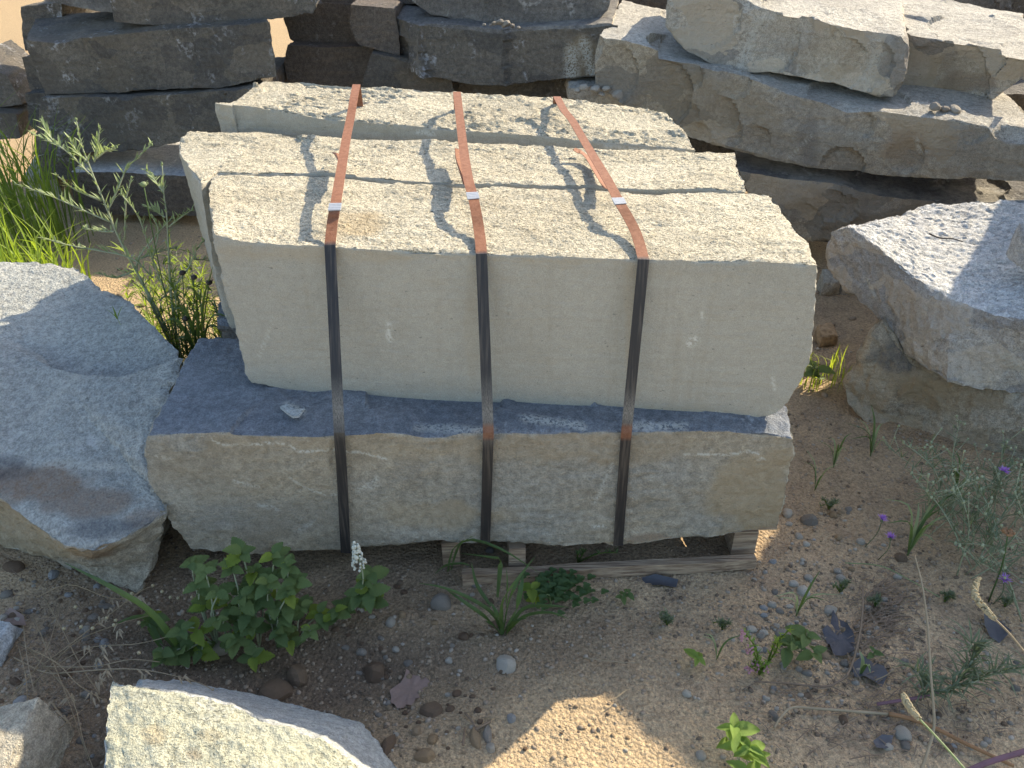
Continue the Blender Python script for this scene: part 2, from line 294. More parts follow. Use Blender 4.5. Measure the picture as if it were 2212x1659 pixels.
def hexrock(name, c, e, res, mats, amp, label, cat, group=None, seed=0, facet=0.0, chip=0.012, lam=(3, 3, 20), marks=(), blobs=(), edge=0.004, sharp=38, strat=0.0, scoops=0.0, scoop_r=(.05, .16), scoop_edges=('FT', 'FB', 'TL', 'TR', 'FL', 'FR', 'BT'), crown=None, pocks=()):
    """rock from eight corners and traced edge lines; each side a Coons patch, roughened; welded into one mesh"""
    E = {}
    def ed(k, a, b):
        E[k] = [c[a]] + [np.asarray(p, float) for p in e.get(k, [])] + [c[b]]
    for k, a, b in (('FT', 'FTL', 'FTR'), ('FB', 'FBL', 'FBR'), ('FL', 'FTL', 'FBL'), ('FR', 'FTR', 'FBR'), ('BT', 'BTL', 'BTR'), ('BB', 'BBL', 'BBR'),
                    ('BL', 'BTL', 'BBL'), ('BR', 'BTR', 'BBR'), ('TL', 'FTL', 'BTL'), ('TR', 'FTR', 'BTR'), ('DL', 'FBL', 'BBL'), ('DR', 'FBR', 'BBR')): ed(k, a, b)
    ln = lambda k: np.linalg.norm(np.diff(np.asarray(E[k]), axis=0), axis=1).sum()
    nu = max(4, int(max(ln('FT'), ln('FB')) / res)); nv = max(4, int(max(ln('FL'), ln('FR')) / res)); nw = max(4, int(max(ln('TL'), ln('TR')) / res))
    for k in E: E[k] = resample(E[k], (nu if k in ('FT', 'FB', 'BT', 'BB') else nv if k in ('FL', 'FR', 'BL', 'BR') else nw) + 1)
    N = (nu + 1, nv + 1, nw + 1)
    grids = {'front': (coons(E['FT'], E['FB'], E['FL'], E['FR']), lambda a, b: (b, a, 0 * a), 1),
             'back': (coons(E['BT'], E['BB'], E['BL'], E['BR']), lambda a, b: (b, a, 0 * a + nw), -1),
             'top': (coons(E['FT'], E['BT'], E['TL'], E['TR']), lambda a, b: (b, 0 * a, a), -1),
             'bottom': (coons(E['FB'], E['BB'], E['DL'], E['DR']), lambda a, b: (b, 0 * a + nv, a), 1),
             'left': (coons(E['TL'], E['DL'], E['FL'], E['BL']), lambda a, b: (0 * a, a, b), -1),
             'right': (coons(E['TR'], E['DR'], E['FR'], E['BR']), lambda a, b: (0 * a + nu, a, b), 1)}
    look = {}; ids = {}; allid = []
    for k, (G, f, s) in grids.items():
        m, n = G.shape[:2]; a, b = np.meshgrid(np.arange(m), np.arange(n), indexing='ij'); i, j, l = f(a, b)
        ids[k] = (i * N[1] + j) * N[2] + l; allid.append(ids[k].ravel())
    uq, inv = np.unique(np.concatenate(allid), return_inverse=True); nV = len(uq)
    pos = np.zeros((nV, 3)); nor = np.zeros((nV, 3)); am = np.zeros(nV); cnt = np.zeros(nV); fac = np.zeros(nV); cdir = np.zeros((nV, 3)); edist = np.full(nV, 9.0); fmain = np.zeros(nV, int)
    quads = []; mi = []; o = 0; slots = []; r = np.random.default_rng(seed + 100); avg = {}; idx = {}
    for k, (G, f, s) in grids.items():
        m, n = G.shape[:2]; ix = inv[o:o + m * n].reshape(m, n); o += m * n; idx[k] = ix
        if crown and k in crown:
            gg = np.cross(np.gradient(G, axis=0), np.gradient(G, axis=1)) * s; gg /= np.linalg.norm(gg, axis=2, keepdims=True) + 1e-12
            uu = np.sin(np.pi * np.linspace(0, 1, n))[None] ** .5 * np.sin(np.pi * np.linspace(0, 1, m))[:, None]; G = G + gg.mean((0, 1)) / np.linalg.norm(gg.mean((0, 1))) * np.sign(1) * crown[k] * uu[..., None]
        gu = np.gradient(G, axis=1); gv = np.gradient(G, axis=0); nn = np.cross(gv, gu) * s; nn /= np.linalg.norm(nn, axis=2, keepdims=True) + 1e-12
        avg[k] = nn.mean((0, 1)); avg[k] /= np.linalg.norm(avg[k])
        fl = ix.ravel(); pos[fl] = G.reshape(-1, 3); np.add.at(nor, fl, nn.reshape(-1, 3)); np.add.at(am, fl, amp.get(k, amp['*'])); np.add.at(cnt, fl, 1)
        if facet > 0:   # creased planes: coarse triangulated offsets, zero on the rim
            Lu = np.linalg.norm(gu, axis=2).mean() * n; Lv = np.linalg.norm(gv, axis=2).mean() * m
            ku, kv = max(2, int(round(Lu / 0.28))), max(2, int(round(Lv / 0.2)))
            R = np.zeros((kv + 1, ku + 1)); R[1:-1, 1:-1] = r.uniform(-0.6, 1, (kv - 1, ku - 1)) 
            fu = np.linspace(0, ku - 1e-6, n)[None] * np.ones((m, 1)); fv = np.linspace(0, kv - 1e-6, m)[:, None] * np.ones((1, n))
            iu, iv = fu.astype(int), fv.astype(int); fu, fv = fu - iu, fv - iv
            A, B, C, D = R[iv, iu], R[iv, iu + 1], R[iv + 1, iu], R[iv + 1, iu + 1]
            val = np.where(fu + fv < 1, A + fu * (B - A) + fv * (C - A), D + (1 - fu) * (C - D) + (1 - fv) * (B - D))
            np.add.at(fac, fl, val.ravel())
        su = np.cumsum(np.linalg.norm(gu, axis=2), 1); sv = np.cumsum(np.linalg.norm(gv, axis=2), 0)
        dd = np.minimum(np.minimum(su, su[:, -1:] - su), np.minimum(sv, sv[-1:] - sv)); edist[fl] = np.minimum(edist[fl], dd.ravel())
        fmain[fl] = FACES.index(k)
        q = np.stack([ix[:-1, :-1], ix[1:, :-1], ix[1:, 1:], ix[:-1, 1:]], -1).reshape(-1, 4)
        if s < 0: q = q[:, ::-1]
        quads.append(q); mt = mats.get(k, mats['*'])
        if mt not in slots: slots.append(mt)
        mi.append(np.full(len(q), slots.index(mt)))
    quads = np.concatenate(quads); mi = np.concatenate(mi)
    nor /= np.linalg.norm(nor, axis=1, keepdims=True) + 1e-12; am /= cnt; fac /= cnt
    sd = seed * 13.7; p = pos + sd
    lo = fbm(p, np.array(lam) * 0.8, 3, 1); hi = fbm(p, np.array(lam) * np.array((7, 7, 2.4)), 3, 5, 0.6)
    disp = am * (0.9 * lo + 0.55 * hi) + facet * fac
    if strat > 0:   # bedding: thin layers stepping in and out
        sl_ = (c['FTR'][2] - c['FTL'][2]) / max(.05, np.hypot(*(c['FTR'] - c['FTL'])[:2])); al = (c['FTR'] - c['FTL'])[:2] / max(.05, np.hypot(*(c['FTR'] - c['FTL'])[:2]))
        hgt = pos[:, 2] - sl_ * (pos[:, :2] @ al) + .012 * fbm(p, (2.5, 2.5, 2.5), 2, 41); lay = hgt / .032 + 40; li = np.floor(lay).astype(int); fr = np.clip((lay - li) / .16, 0, 1); rv = r.uniform(-1, 1, 400)
        keep = np.clip(fbm(p, (3.2, 3.2, 9), 3, 43) * 2.2 + .35, 0, 1)
        disp = disp + strat * keep * (rv[li % 400] * fr + rv[(li - 1) % 400] * (1 - fr)) * (1 - np.abs(nor[:, 2]))
    new = pos + nor * disp[:, None]
    # broken edges
    ce = np.clip(fbm(p, (14, 14, 14), 3, 9) + 0.12, 0, 1); cb = np.clip(fbm(p, (3.5, 3.5, 3.5), 2, 21) + 0.05, 0, 1)
    w_ = np.exp(-(edist / (chip * 1.6)) ** 2); onedge = (cnt > 1)
    en = nor.copy()
    new -= en * (w_ * (chip * (0.18 + 1.3 * ce + 1.1 * cb)) * np.where(onedge, 1.0, 0.62))[:, None]
    new += np.stack([pn(p * 60, 31), pn(p * 60, 32), pn(p * 60, 33)], 1) * (edge * np.exp(-(edist / 0.01) ** 2))[:, None]
    if scoops > 0:  # shell-shaped scars broken out of the edges
        fe = {'FT': ('front', 'top'), 'FB': ('front', 'bottom'), 'TL': ('top', 'left'), 'TR': ('top', 'right'), 'FL': ('front', 'left'), 'FR': ('front', 'right'), 'BT': ('back', 'top')}
        for k in scoop_edges:
            L = ln(k); 
            for _ in range(int(round(L * scoops + r.random()))):
                q_ = E[k][r.integers(1, len(E[k]) - 1)]; n_ = avg[fe[k][0]] * r.uniform(.35, 1) + avg[fe[k][1]] * r.uniform(.2, 1) + r.normal(size=3) * .25; n_ /= np.linalg.norm(n_)
                Rr = scoop_r[0] + (scoop_r[1] - scoop_r[0]) * r.random() ** 1.6; c0 = q_ + n_ * Rr * r.uniform(.80, .95); dv = new - c0; dl = np.linalg.norm(dv, axis=1); ins = dl < Rr
                if ins.any():
                    rip = 1 + .05 * pn(p[ins] * (30, 30, 30), 51); new[ins] = c0 + dv[ins] / (dl[ins, None] + 1e-9) * Rr * np.clip(rip, .95, 1.05)[:, None]
    for k, num, ra, rb in pocks:   # shallow flake scars on a face
        G = grids[k][0]
        for _ in range(num):
            a_, b_ = r.integers(1, G.shape[0] - 1), r.integers(1, G.shape[1] - 1); rad = ra + (rb - ra) * r.random() ** 2; dep = rad * (r.uniform(.03, .07) if k == 'top' else r.uniform(.05, .11)); Rr = (rad * rad + dep * dep) / (2 * dep); n_ = avg[k] + r.normal(size=3) * .05; n_ /= np.linalg.norm(n_)
            c0 = G[a_, b_] + n_ * (Rr - dep); st = np.array((.6, 1, 1)) if k == 'top' else np.array((.7, 1, 1)); near = np.linalg.norm(pos - G[a_, b_], axis=1) < rad * 1.8; dv = (new[near] - c0) * st; dl = np.linalg.norm(dv, axis=1); push = np.clip(Rr - dl, 0, None); new[near] -= n_ * push[:, None]
    x, y = proj(new); A = {k: np.zeros(nV) for k in ('mark', 'rust', 'dark', 'warm')}
    wob = fbm(p, (45, 45, 45), 2, 3); wob2 = fbm(p, (9, 9, 9), 4, 4)
    for face, line, wd, st in marks:
        sel = fmain == FACES.index(face); d = seg_dist(x[sel] + wob[sel] * 5, y[sel] + wob2[sel] * 4, line); A['mark'][sel] = np.maximum(A['mark'][sel], st * np.clip(1.4 - d / wd, 0, 1))
    for kind, faces, bx, by, rx, ry, st in blobs:
        sel = np.isin(fmain, [FACES.index(q_) for q_ in faces]); d = np.hypot((x[sel] - bx) / rx, (y[sel] - by) / ry) + wob2[sel] * 0.5
        A[kind][sel] = np.maximum(A[kind][sel], st * np.clip((1.15 - d) / 0.4, 0, 1))
    base = np.array((new[:, 0].mean(), new[:, 1].mean(), new[:, 2].min()))
    me = mesh_np(name, new - base, quads, True, sharp)
    for mt in slots: me.materials.append(M[mt])
    me.polygons.foreach_set('material_index', mi.astype(np.int32))
    for k in A: fattr(me, k, A[k])
    ob = bpy.data.objects.new(name, me); ob.location = Vector([float(q_) for q_ in base]); link(ob)
    return tag(ob, label, cat, group, 'thing')

def slab(name, label, FT, FB, Y, back, mats, FL=(), FR=(), res=0.018, amp=None, seed=0, group=None, cat='stone slab', zb=None, fwd=0.0, **kw):
    """slab whose front face is traced; Y = depth of its left and right end, back = how far the top runs away and rises"""
    xs = [p[0] for p in FT] + [p[0] for p in FB]; x0, x1 = min(xs), max(xs)
    pt = lambda q: PY(q[0], q[1], q[2] if len(q) > 2 else Y[0] + (Y[1] - Y[0]) * (q[0] - x0) / (x1 - x0))
    ft = [pt(q) for q in FT]; fb = [pt(q) for q in FB]; b = np.array(back)
    for q in fb: q[1] += fwd
    bb = np.array((back[0], back[1], 0.0 if zb is None else zb))
    r = np.random.default_rng(seed); j = lambda s=0.04: r.uniform(-s, s, 3) * np.array((1, 1, 0.4))
    c = dict(FTL=ft[0], FTR=ft[-1], FBL=fb[0], FBR=fb[-1], BTL=ft[0] + b + j(), BTR=ft[-1] + b + j(), BBL=fb[0] + bb + j(), BBR=fb[-1] + bb + j())
    e = dict(FT=ft[1:-1], FB=fb[1:-1], FL=[pt(q) for q in FL], FR=[pt(q) for q in FR])
    return hexrock(name, c, e, res, mats, amp or {'*': 0.016}, label, cat, group, seed, **kw)

class MB:
    def __init__(s): s.v = []; s.f = []; s.a = {}
    def add(s, v, f, **at):
        o = len(s.v); s.v += [tuple(map(float, q)) for q in v]; s.f += [tuple(i + o for i in q) for q in f]
        for k, x in at.items(): s.a.setdefault(k, []).extend(x)
    def tube(s, pts, r0, r1, n=5):
        pts = [np.asarray(p, float) for p in pts]; v = []; f = []; m = len(pts)
        for i, p in enumerate(pts):
            d = pts[min(i + 1, m - 1)] - pts[max(i - 1, 0)]; d /= np.linalg.norm(d) + 1e-9
            a = np.cross(d, (0.31, 0.87, 0.37)); a /= np.linalg.norm(a) + 1e-9; b = np.cross(d, a); r = r0 + (r1 - r0) * i / max(1, m - 1)
            for k in range(n): t = 2 * math.pi * k / n; v.append(p + r * (math.cos(t) * a + math.sin(t) * b))
        for i in range(m - 1):
            for k in range(n): f.append((i * n + k, i * n + (k + 1) % n, (i + 1) * n + (k + 1) % n, (i + 1) * n + k))
        f += [tuple(range(n))[::-1], tuple((m - 1) * n + k for k in range(n))]
        s.add(v, f)
    def blade(s, pts, w, seg=7, side=None, fold=0.25, tip=0.05, prof=None):
        P = smooth_line(pts, seg + 1); v = []; f = []
        for i in range(seg + 1):
            d = P[min(i + 1, seg)] - P[max(i - 1, 0)]; d /= np.linalg.norm(d) + 1e-9
            sd = np.cross(d, (0, 0, 1.0)) if side is None else np.asarray(side, float); sd = sd - d * sd.dot(d); L = np.linalg.norm(sd); sd = sd / L if L > 1e-6 else np.array((1.0, 0, 0)); up = np.cross(sd, d)
            t = i / seg; ww = w * (prof(t) if prof else (min(1, 0.45 + 2.2 * t) * (1 - t ** 2.2) + tip))
            v += [P[i] - sd * ww / 2 + up * fold * ww, P[i], P[i] + sd * ww / 2 + up * fold * ww]
        for i in range(seg): a = 3 * i; f += [(a, a + 1, a + 4, a + 3), (a + 1, a + 2, a + 5, a + 4)]
        s.add(v, f)
    def ball(s, c, r, stretch=(1, 1, 1), n=6, m=4):
        v = []; f = []; c = np.asarray(c, float)
        for i in range(m + 1):
            th = math.pi * i / m
            for k in range(n): ph = 2 * math.pi * k / n; v.append(c + r * np.array((math.sin(th) * math.cos(ph) * stretch[0], math.sin(th) * math.sin(ph) * stretch[1], math.cos(th) * stretch[2])))
        for i in range(m):
            for k in range(n): f.append((i * n + k, (i + 1) * n + k, (i + 1) * n + (k + 1) % n, i * n + (k + 1) % n))
        s.add(v, f)
    def box(s, c, size, rot=0.0, jit=0.0):
        v = []; ca, sa = math.cos(rot), math.sin(rot)
        for z in (-1, 1):
            for y in (-1, 1):
                for x in (-1, 1):
                    px, py = x * size[0] / 2, y * size[1] / 2; v.append((c[0] + px * ca - py * sa + random.uniform(-jit, jit), c[1] + px * sa + py * ca + random.uniform(-jit, jit), c[2] + z * size[2] / 2 + random.uniform(-jit, jit)))
        s.add(v, [(0, 2, 3, 1), (4, 5, 7, 6), (0, 1, 5, 4), (2, 6, 7, 3), (0, 4, 6, 2), (1, 3, 7, 5)])
    def build(s, name, mat, parent=None, origin=None, smooth=True, kind=None):
        if not s.v: return None
        v = np.array(s.v)
        org = np.asarray(parent.location if parent is not None and origin is None else (origin if origin is not None else (0, 0, 0)), float)
        me = bpy.data.meshes.new(name); me.from_pydata([tuple(q) for q in v - org], [], s.f); me.update()
        if smooth: me.polygons.foreach_set('use_smooth', [True] * len(me.polygons))
        me.materials.append(M[mat] if isinstance(mat, str) else mat)
        for k, x in s.a.items():
            if len(x) == len(v): fattr(me, k, np.array(x))
        o = bpy.data.objects.new(name, me); link(o, parent)
        if parent is None: o.location = Vector([float(q) for q in org])
        if kind: o['kind'] = kind
        return o
def smooth_line(pts, n):
    p = np.asarray(pts, float)
    if len(p) < 3: return np.stack([np.linspace(p[0, k], p[-1, k], n) for k in range(3)], 1)
    q = np.vstack([2 * p[0] - p[1], p, 2 * p[-1] - p[-2]]); out = []
    for t in np.linspace(0, len(p) - 1 - 1e-6, n):
        i = int(t); f = t - i; a, b, c, d = q[i], q[i + 1], q[i + 2], q[i + 3]
        out.append(0.5 * (2 * b + (c - a) * f + (2 * a - 5 * b + 4 * c - d) * f * f + (3 * b - a - 3 * c + d) * f ** 3))
    return np.array(out)
# ------------------------------------------------------------------ ground
def gz_np(x, y):
    p = np.stack([x, y, np.zeros_like(x)], 1); near = np.exp(-((x / 3.5) ** 2 + ((y - 1.6) / 3.0) ** 2))
    z = 0.012 * fbm(p, (2.2, 2.2, 1), 3, 2) + near * (0.006 * fbm(p, (11, 11, 1), 3, 3) + 0.0022 * fbm(p, (28, 28, 1), 2, 16) + 0.0012 * fbm(p, (60, 60, 1), 2, 6))
    z += 0.05 * fbm(p, (0.25, 0.25, 1), 2, 8) * np.clip((np.hypot(x, y - 1.6) - 3) / 4, 0, 1)
    # washed-out hollow at the lower left with a crumbling rim by the grass tuft
    h = np.clip(1.2 - np.hypot((x + 0.34) / 0.36, (y - 1.22) / 0.16), 0, 1); z -= 0.035 * h * h * (3 - 2 * h)
    return z - 0.004
def gz(x, y): return float(gz_np(np.array([float(x)]), np.array([float(y)]))[0])
def PG(px, py):
    z = 0.0
    for _ in range(3): p = PZ(px, py, z); z = gz(p[0], p[1])
    p = PZ(px, py, z); return p
def graded(lo, hi, a, b, fine, growth=1.13):
    core = list(np.arange(lo, hi, fine)) + [hi]; s = fine; x = hi
    while x < b: s *= growth; x += s; core.append(x)
    s = fine; x = lo; pre = []
    while x > a: s *= growth; x -= s; pre.append(x)
    return np.array(pre[::-1] + core)
gx = graded(-1.75, 1.75, -70, 70, 0.0085); gy = graded(0.86, 2.7, -60, 90, 0.0085)
X, Yg = np.meshgrid(gx, gy); xf, yf = X.ravel(), Yg.ravel(); zf = gz_np(xf, yf)
ix = np.arange(len(xf)).reshape(X.shape)
q = np.stack([ix[:-1, :-1], ix[:-1, 1:], ix[1:, 1:], ix[1:, :-1]], -1).reshape(-1, 4)
me = mesh_np('ground', np.stack([xf, yf, zf], 1), q)
pg = np.stack([xf, yf, 0 * xf], 1); nz = fbm(pg, (3, 3, 1), 4, 15)
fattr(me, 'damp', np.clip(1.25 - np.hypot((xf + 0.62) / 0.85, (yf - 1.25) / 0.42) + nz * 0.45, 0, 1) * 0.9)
sand = np.clip((yf - 3.4) / 1.2, 0, 1) + np.clip(1.3 - np.hypot((xf - 0.12) / 0.48, (yf - 0.92) / 0.3) + nz * 0.4, 0, 1)  + np.clip(1.2 - np.hypot((xf + 1.35) / 0.7, (yf - 2.75) / 0.5) + nz * .4, 0, 1)  # far sand; near zones also lighten the soil where sun patches fall
fattr(me, 'sand', np.clip(sand, 0, 1)); fattr(me, 'pale', np.clip((0.6 - yf) / 0.5, 0, 1)); fattr(me, 'far', np.clip((yf - 3.0) / 1.0, 0, 1))  # 'pale' whitens soil behind the camera to bounce light onto shaded faces
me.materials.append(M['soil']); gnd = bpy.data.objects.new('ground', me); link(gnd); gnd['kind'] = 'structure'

# ------------------------------------------------------------------ the strapped stack
V = lambda *a: np.array(a, float)
def lerpY(pts, x0, y0, x1, y1): return [PY(p[0], p[1], y0 + (y1 - y0) * (p[0] - x0) / (x1 - x0)) for p in pts]
def block(name, FT, FB, FL, FR, BT, TL, TR, BBL, BBR, label, mats, amp, seed, group, **kw):
    c = dict(FTL=FT[0], FTR=FT[-1], FBL=FB[0], FBR=FB[-1], BTL=BT[0], BTR=BT[-1], BBL=BBL, BBR=BBR)
    return hexrock(name, c, dict(FT=FT[1:-1], FB=FB[1:-1], FL=FL, FR=FR, BT=BT[1:-1], TL=TL, TR=TR), 0.0062, mats, amp, label, 'stone block', group, seed, **kw)
SAWN = {'front': 'sawn', 'top': 'cream_top', '*': 'sawn'}
SG = 'stone blocks strapped on the pallet'
L4 = lambda pts: lerpY(pts, 462, 1.735, 1766, 1.615)
FT = L4([(462, 505), (520, 521), (600, 528), (713, 532), (830, 541), (940, 545), (1040, 549), (1200, 553), (1390, 560), (1500, 563), (1640, 565), (1766, 573)])
FB = L4([(540, 828), (600, 838), (640, 852), (655, 861), (720, 872), (800, 878), (870, 882), (1000, 890), (1060, 893), (1200, 898), (1360, 902), (1500, 905), (1640, 906)])
FLp = L4([(472, 560), (490, 640), (508, 700), (530, 800)]); FRp = L4([(1763, 640), (1757, 720), (1751, 788), (1738, 815), (1715, 850), (1690, 884)])
BT = [PZ(x, y, 0.855) for x, y in [(455, 378), (600, 377), (720, 380), (830, 391), (1000, 403), (1270, 406), (1420, 417), (1540, 410), (1660, 421)]]
block('stone_block', FT, FB, FLp, FRp, BT, [PZ(452, 440, 0.858)], [PZ(1746, 524, 0.85), PZ(1722, 497, 0.85), PZ(1702, 472, 0.85), PZ(1680, 442, 0.853)],
      BT[0] + V(.06, -.01, -.38), BT[-1] + V(-.05, -.01, -.38), 'large cream stone block with smooth sawn front face, foremost of the upper strapped blocks', SAWN,
      {'front': 0.0012, 'top': 0.0048, '*': 0.006}, 1, SG, pocks=(('top', 34, .02, .06),), scoops=5, scoop_r=(.010, .04), scoop_edges=('FT', 'FB', 'TR', 'FL', 'FR'), lam=(12, 30, 30), chip=0.006, edge=0.002,
      marks=[('front', [(838, 700), (842, 735)], 5, .9), ('front', [(1490, 742), (1502, 733)], 8, .9), ('front', [(1522, 660), (1516, 690)], 2.5, .7), ('front', [(1672, 815), (1676, 840)], 2.5, .7), ('front', [(590, 690), (560, 770)], 2, .4), ('front', [(1545, 890), (1570, 895)], 3, .6)],
      blobs=[('warm', ['front'], 1100, 545, 800, 22, .35), ('warm', ['front'], 1365, 690, 16, 190, .28), ('warm', ['front'], 1018, 690, 14, 200, .16), ('warm', ['front'], 1200, 890, 420, 14, .3), ('warm', ['top'], 760, 480, 60, 26, .8)])
FT = [PZ(x, y, 0.857) for x, y in [(432, 392), (470, 371), (720, 373), (830, 384), (1000, 396), (1270, 399), (1420, 410), (1540, 405), (1613, 413)]]
BT = [PZ(x, y, 0.862) for x, y in [(402, 284), (560, 281), (640, 290), (870, 300), (1060, 307), (1270, 318), (1420, 322), (1585, 331)]]
yl = FT[0][1]; FBl = PY(500, 722, yl - .05)
block('stone_block', FT, [FBl, V(0, 2.12, .47), FT[-1] + V(-.03, .0, -.38)], [PY(446, 480, yl - .01), PY(462, 580, yl - .02), PY(480, 660, yl - .04)], [], BT,
      [PZ(405, 355, .845), PZ(385, 322, .84), PZ(388, 296, .855)], [PZ(1606, 385, .857), PZ(1590, 350, .86)], PY(470, 610, 2.5), BT[-1] + V(-.03, 0, -.38),
      'cream stone block with scooped left end, in the middle of the three upper blocks', SAWN, {'front': 0.003, 'top': 0.0052, 'left': 0.004, '*': 0.008}, 2, SG, pocks=(('top', 34, .02, .06),), scoops=2.5, scoop_r=(.012, .05), scoop_edges=('FT', 'BT', 'TR', 'TL'), lam=(12, 30, 30), chip=0.007, edge=0.002)
FT = lerpY([(464, 213), (560, 233), (700, 258), (880, 271), (1060, 286), (1300, 306), (1502, 324)], 475, 2.69, 1502, 2.46)
BT = [PZ(x, y, .965 - .085 * (x - 500) / 940) for x, y in [(492, 196), (570, 173), (640, 176), (775, 186), (985, 198), (1200, 208), (1330, 225), (1440, 246)]]
block('stone_block', FT, [FT[0] + V(.0, 0, -.46), FT[-1] + V(-.04, 0, -.38)], [], [], BT, [], [PZ(1478, 282, .87)], BT[0] + V(.03, 0, -.46), BT[-1] + V(-.03, 0, -.38),
      'cream stone block with rippled top, rearmost of the upper strapped blocks', SAWN, {'front': 0.003, 'top': 0.012, '*': 0.006}, 13, SG, pocks=(('top', 30, .02, .07),), scoops=2.5, scoop_r=(.012, .04), scoop_edges=('FT', 'TR'), lam=(4, 14, 14), chip=0.005, edge=0.002,
      marks=[('front', [(900, 284), (935, 288)], 6, .6), ('front', [(1310, 318), (1420, 326)], 5, .6)])
L5 = lambda pts: lerpY(pts, 316, 1.52, 1716, 1.575)
FT = L5([(316, 939), (420, 934), (560, 932), (660, 941), (720, 932), (800, 928), (870, 938), (920, 946), (960, 944), (1000, 936), (1060, 935), (1200, 938), (1300, 932), (1500, 932), (1600, 935), (1660, 938), (1718, 948)])
FB = L5([(410, 1190), (520, 1196), (640, 1190), (760, 1188), (860, 1180), (960, 1167), (1000, 1178), (1060, 1171), (1180, 1180), (1300, 1175), (1330, 1181), (1440, 1166), (1560, 1160), (1680, 1141)])
block('stone_block', FT, FB, L5([(312, 985), (322, 1040), (345, 1085), (360, 1118), (385, 1155)]), L5([(1718, 985), (1705, 1030), (1700, 1080), (1690, 1115)]),
      [PZ(430, 728, .462), PZ(530, 727, .462), V(0, 2.0, .455), V(.6, 1.99, .43)], [PZ(358, 858, .462), PZ(392, 792, .462), PZ(410, 764, .462)], [PZ(1704, 884, .435)],
      V(-.8, 1.99, .105), V(.58, 1.98, .105), 'wide tan stone block with pale chalky scratches, resting on the pallet boards', {'front': 'sawn2', 'top': 'ledge', 'right': 'cream_top', '*': 'sawn2'},
      {'front': 0.005, 'top': 0.006, '*': 0.008}, 4, SG, pocks=(('front', 26, .03, .10), ('top', 30, .03, .1)), scoops=4, scoop_r=(.02, .08), scoop_edges=('FT', 'FR'), lam=(6, 6, 22), chip=0.007, edge=0.002,
      marks=[('front', [(455, 950), (490, 962), (540, 962), (590, 956), (625, 962), (650, 975), (720, 974), (790, 978), (838, 994)], 2.2, .8), ('front', [(1480, 984), (1560, 983), (1615, 977), (1640, 982), (1648, 990), (1640, 994)], 2.0, .8),
             ('front', [(1322, 1000), (1305, 1045), (1282, 1090)], 4, .55), ('front', [(335, 985), (372, 992)], 3.5, .5), ('front', [(625, 1035), (660, 1055), (700, 1066), (745, 1064)], 2, .55), ('front', [(770, 1060), (800, 1045), (815, 1030)], 3.5, .5), ('front', [(800, 1055), (820, 1050)], 3.5, .45), ('front', [(500, 1040), (560, 1050)], 3, .5), ('front', [(560, 1090), (600, 1100)], 4, .5),
             ('front', [(1280, 1138), (1305, 1135)], 4, .7), ('front', [(640, 1150), (670, 1130)], 6, .35), ('top', [(900, 925), (1060, 930)], 9, .45), ('top', [(1130, 905), (1260, 920)], 9, .6), ('top', [(1370, 918), (1480, 922)], 9, .55), ('top', [(620, 875), (655, 890)], 8, .6)],
      blobs=[('warm', ['front'], 1640, 1080, 110, 120, .75), ('warm', ['front'], 1000, 960, 700, 40, .35), ('warm', ['front'], 960, 1110, 130, 30, .5), ('warm', ['front'], 500, 1020, 180, 60, .2), ('rust', ['front'], 1400, 1165, 60, 12, .6), ('dark', ['front'], 600, 1120, 160, 50, .22), ('dark', ['front'], 880, 1010, 40, 30, .2)])
hexrock('stone_block', dict(FTL=V(-.84, 2.07, .455), FTR=V(.58, 2.05, .45), FBL=V(-.82, 2.06, .105), FBR=V(.56, 2.05, .105), BTL=V(-1.0, 2.66, .45), BTR=V(.5, 2.72, .45), BBL=V(-.95, 2.66, .105), BBR=V(.5, 2.72, .105)), {}, 0.012,
        {'*': 'dark_dusty', 'top': 'ledge'}, {'*': 0.01}, 'grey marbled stone block in the lower layer, showing only its left end beside the weeds', 'stone block', SG, 5, chip=0.012)

# pallet
pal = empty('wooden_pallet', (0.0, 1.58, 0.0), 'weathered wooden pallet under the strapped stone blocks', 'pallet')
PA = math.atan2(.06, 1.45)
def plank(name, c, size, rot=PA):
    b = MB(); n = 8
    v = []; f = []; ca, sa = math.cos(rot), math.sin(rot)
    for i in range(n + 1):
        for (yy, zz) in ((-1, -1), (1, -1), (1, 1), (-1, 1)):
            lx = (i / n - .5) * size[0]; ly = yy * size[1] / 2 + random.uniform(-.0025, .0025); lz = zz * size[2] / 2 + random.uniform(-.002, .002)
            v.append((c[0] + lx * ca - ly * sa, c[1] + lx * sa + ly * ca, c[2] + lz))
    for i in range(n):
        for k in range(4): f.append((4 * i + k, 4 * i + (k + 1) % 4, 4 * i + 4 + (k + 1) % 4, 4 * i + 4 + k))
    f += [(3, 2, 1, 0), (4 * n, 4 * n + 1, 4 * n + 2, 4 * n + 3)]
    b.add(v, f); o = b.build(name, 'wood', pal, smooth=False); return o
for k in range(6): plank('deck_board', (-.02 + .01 * random.random(), 1.655 + k * .215, 0.094), (1.42, .125, .019))
for px, py, wd in ((436, 1222, .05), (976, 1232, .045), (1118, 1243, .045), (1606, 1208, .062)):
    f0 = PZ(px, py, .0); plank('stringer', (f0[0] + .59 * math.cos(PA + math.pi / 2), f0[1] + (.012 if px > 500 else .22) + .59 * math.sin(PA + math.pi / 2), .044), (1.18, wd, .081), PA + math.pi / 2)
pb = PZ(1165, 1242, 0); pe = PZ(1626, 1217, 0); an = math.atan2(pe[1] - pb[1], pe[0] - pb[0]); mx = (pe + (pb - pe) * 1.35) 
plank('bottom_board', ((mx[0] + pe[0]) / 2, (mx[1] + pe[1]) / 2 - .012, .018), (float(np.linalg.norm(pe - mx)), .022, .034), an)
plank('bottom_board', (.0, 2.25, .012), (1.36, .1, .02)); plank('bottom_board', (-.02, 2.72, .012), (1.36, .1, .02))
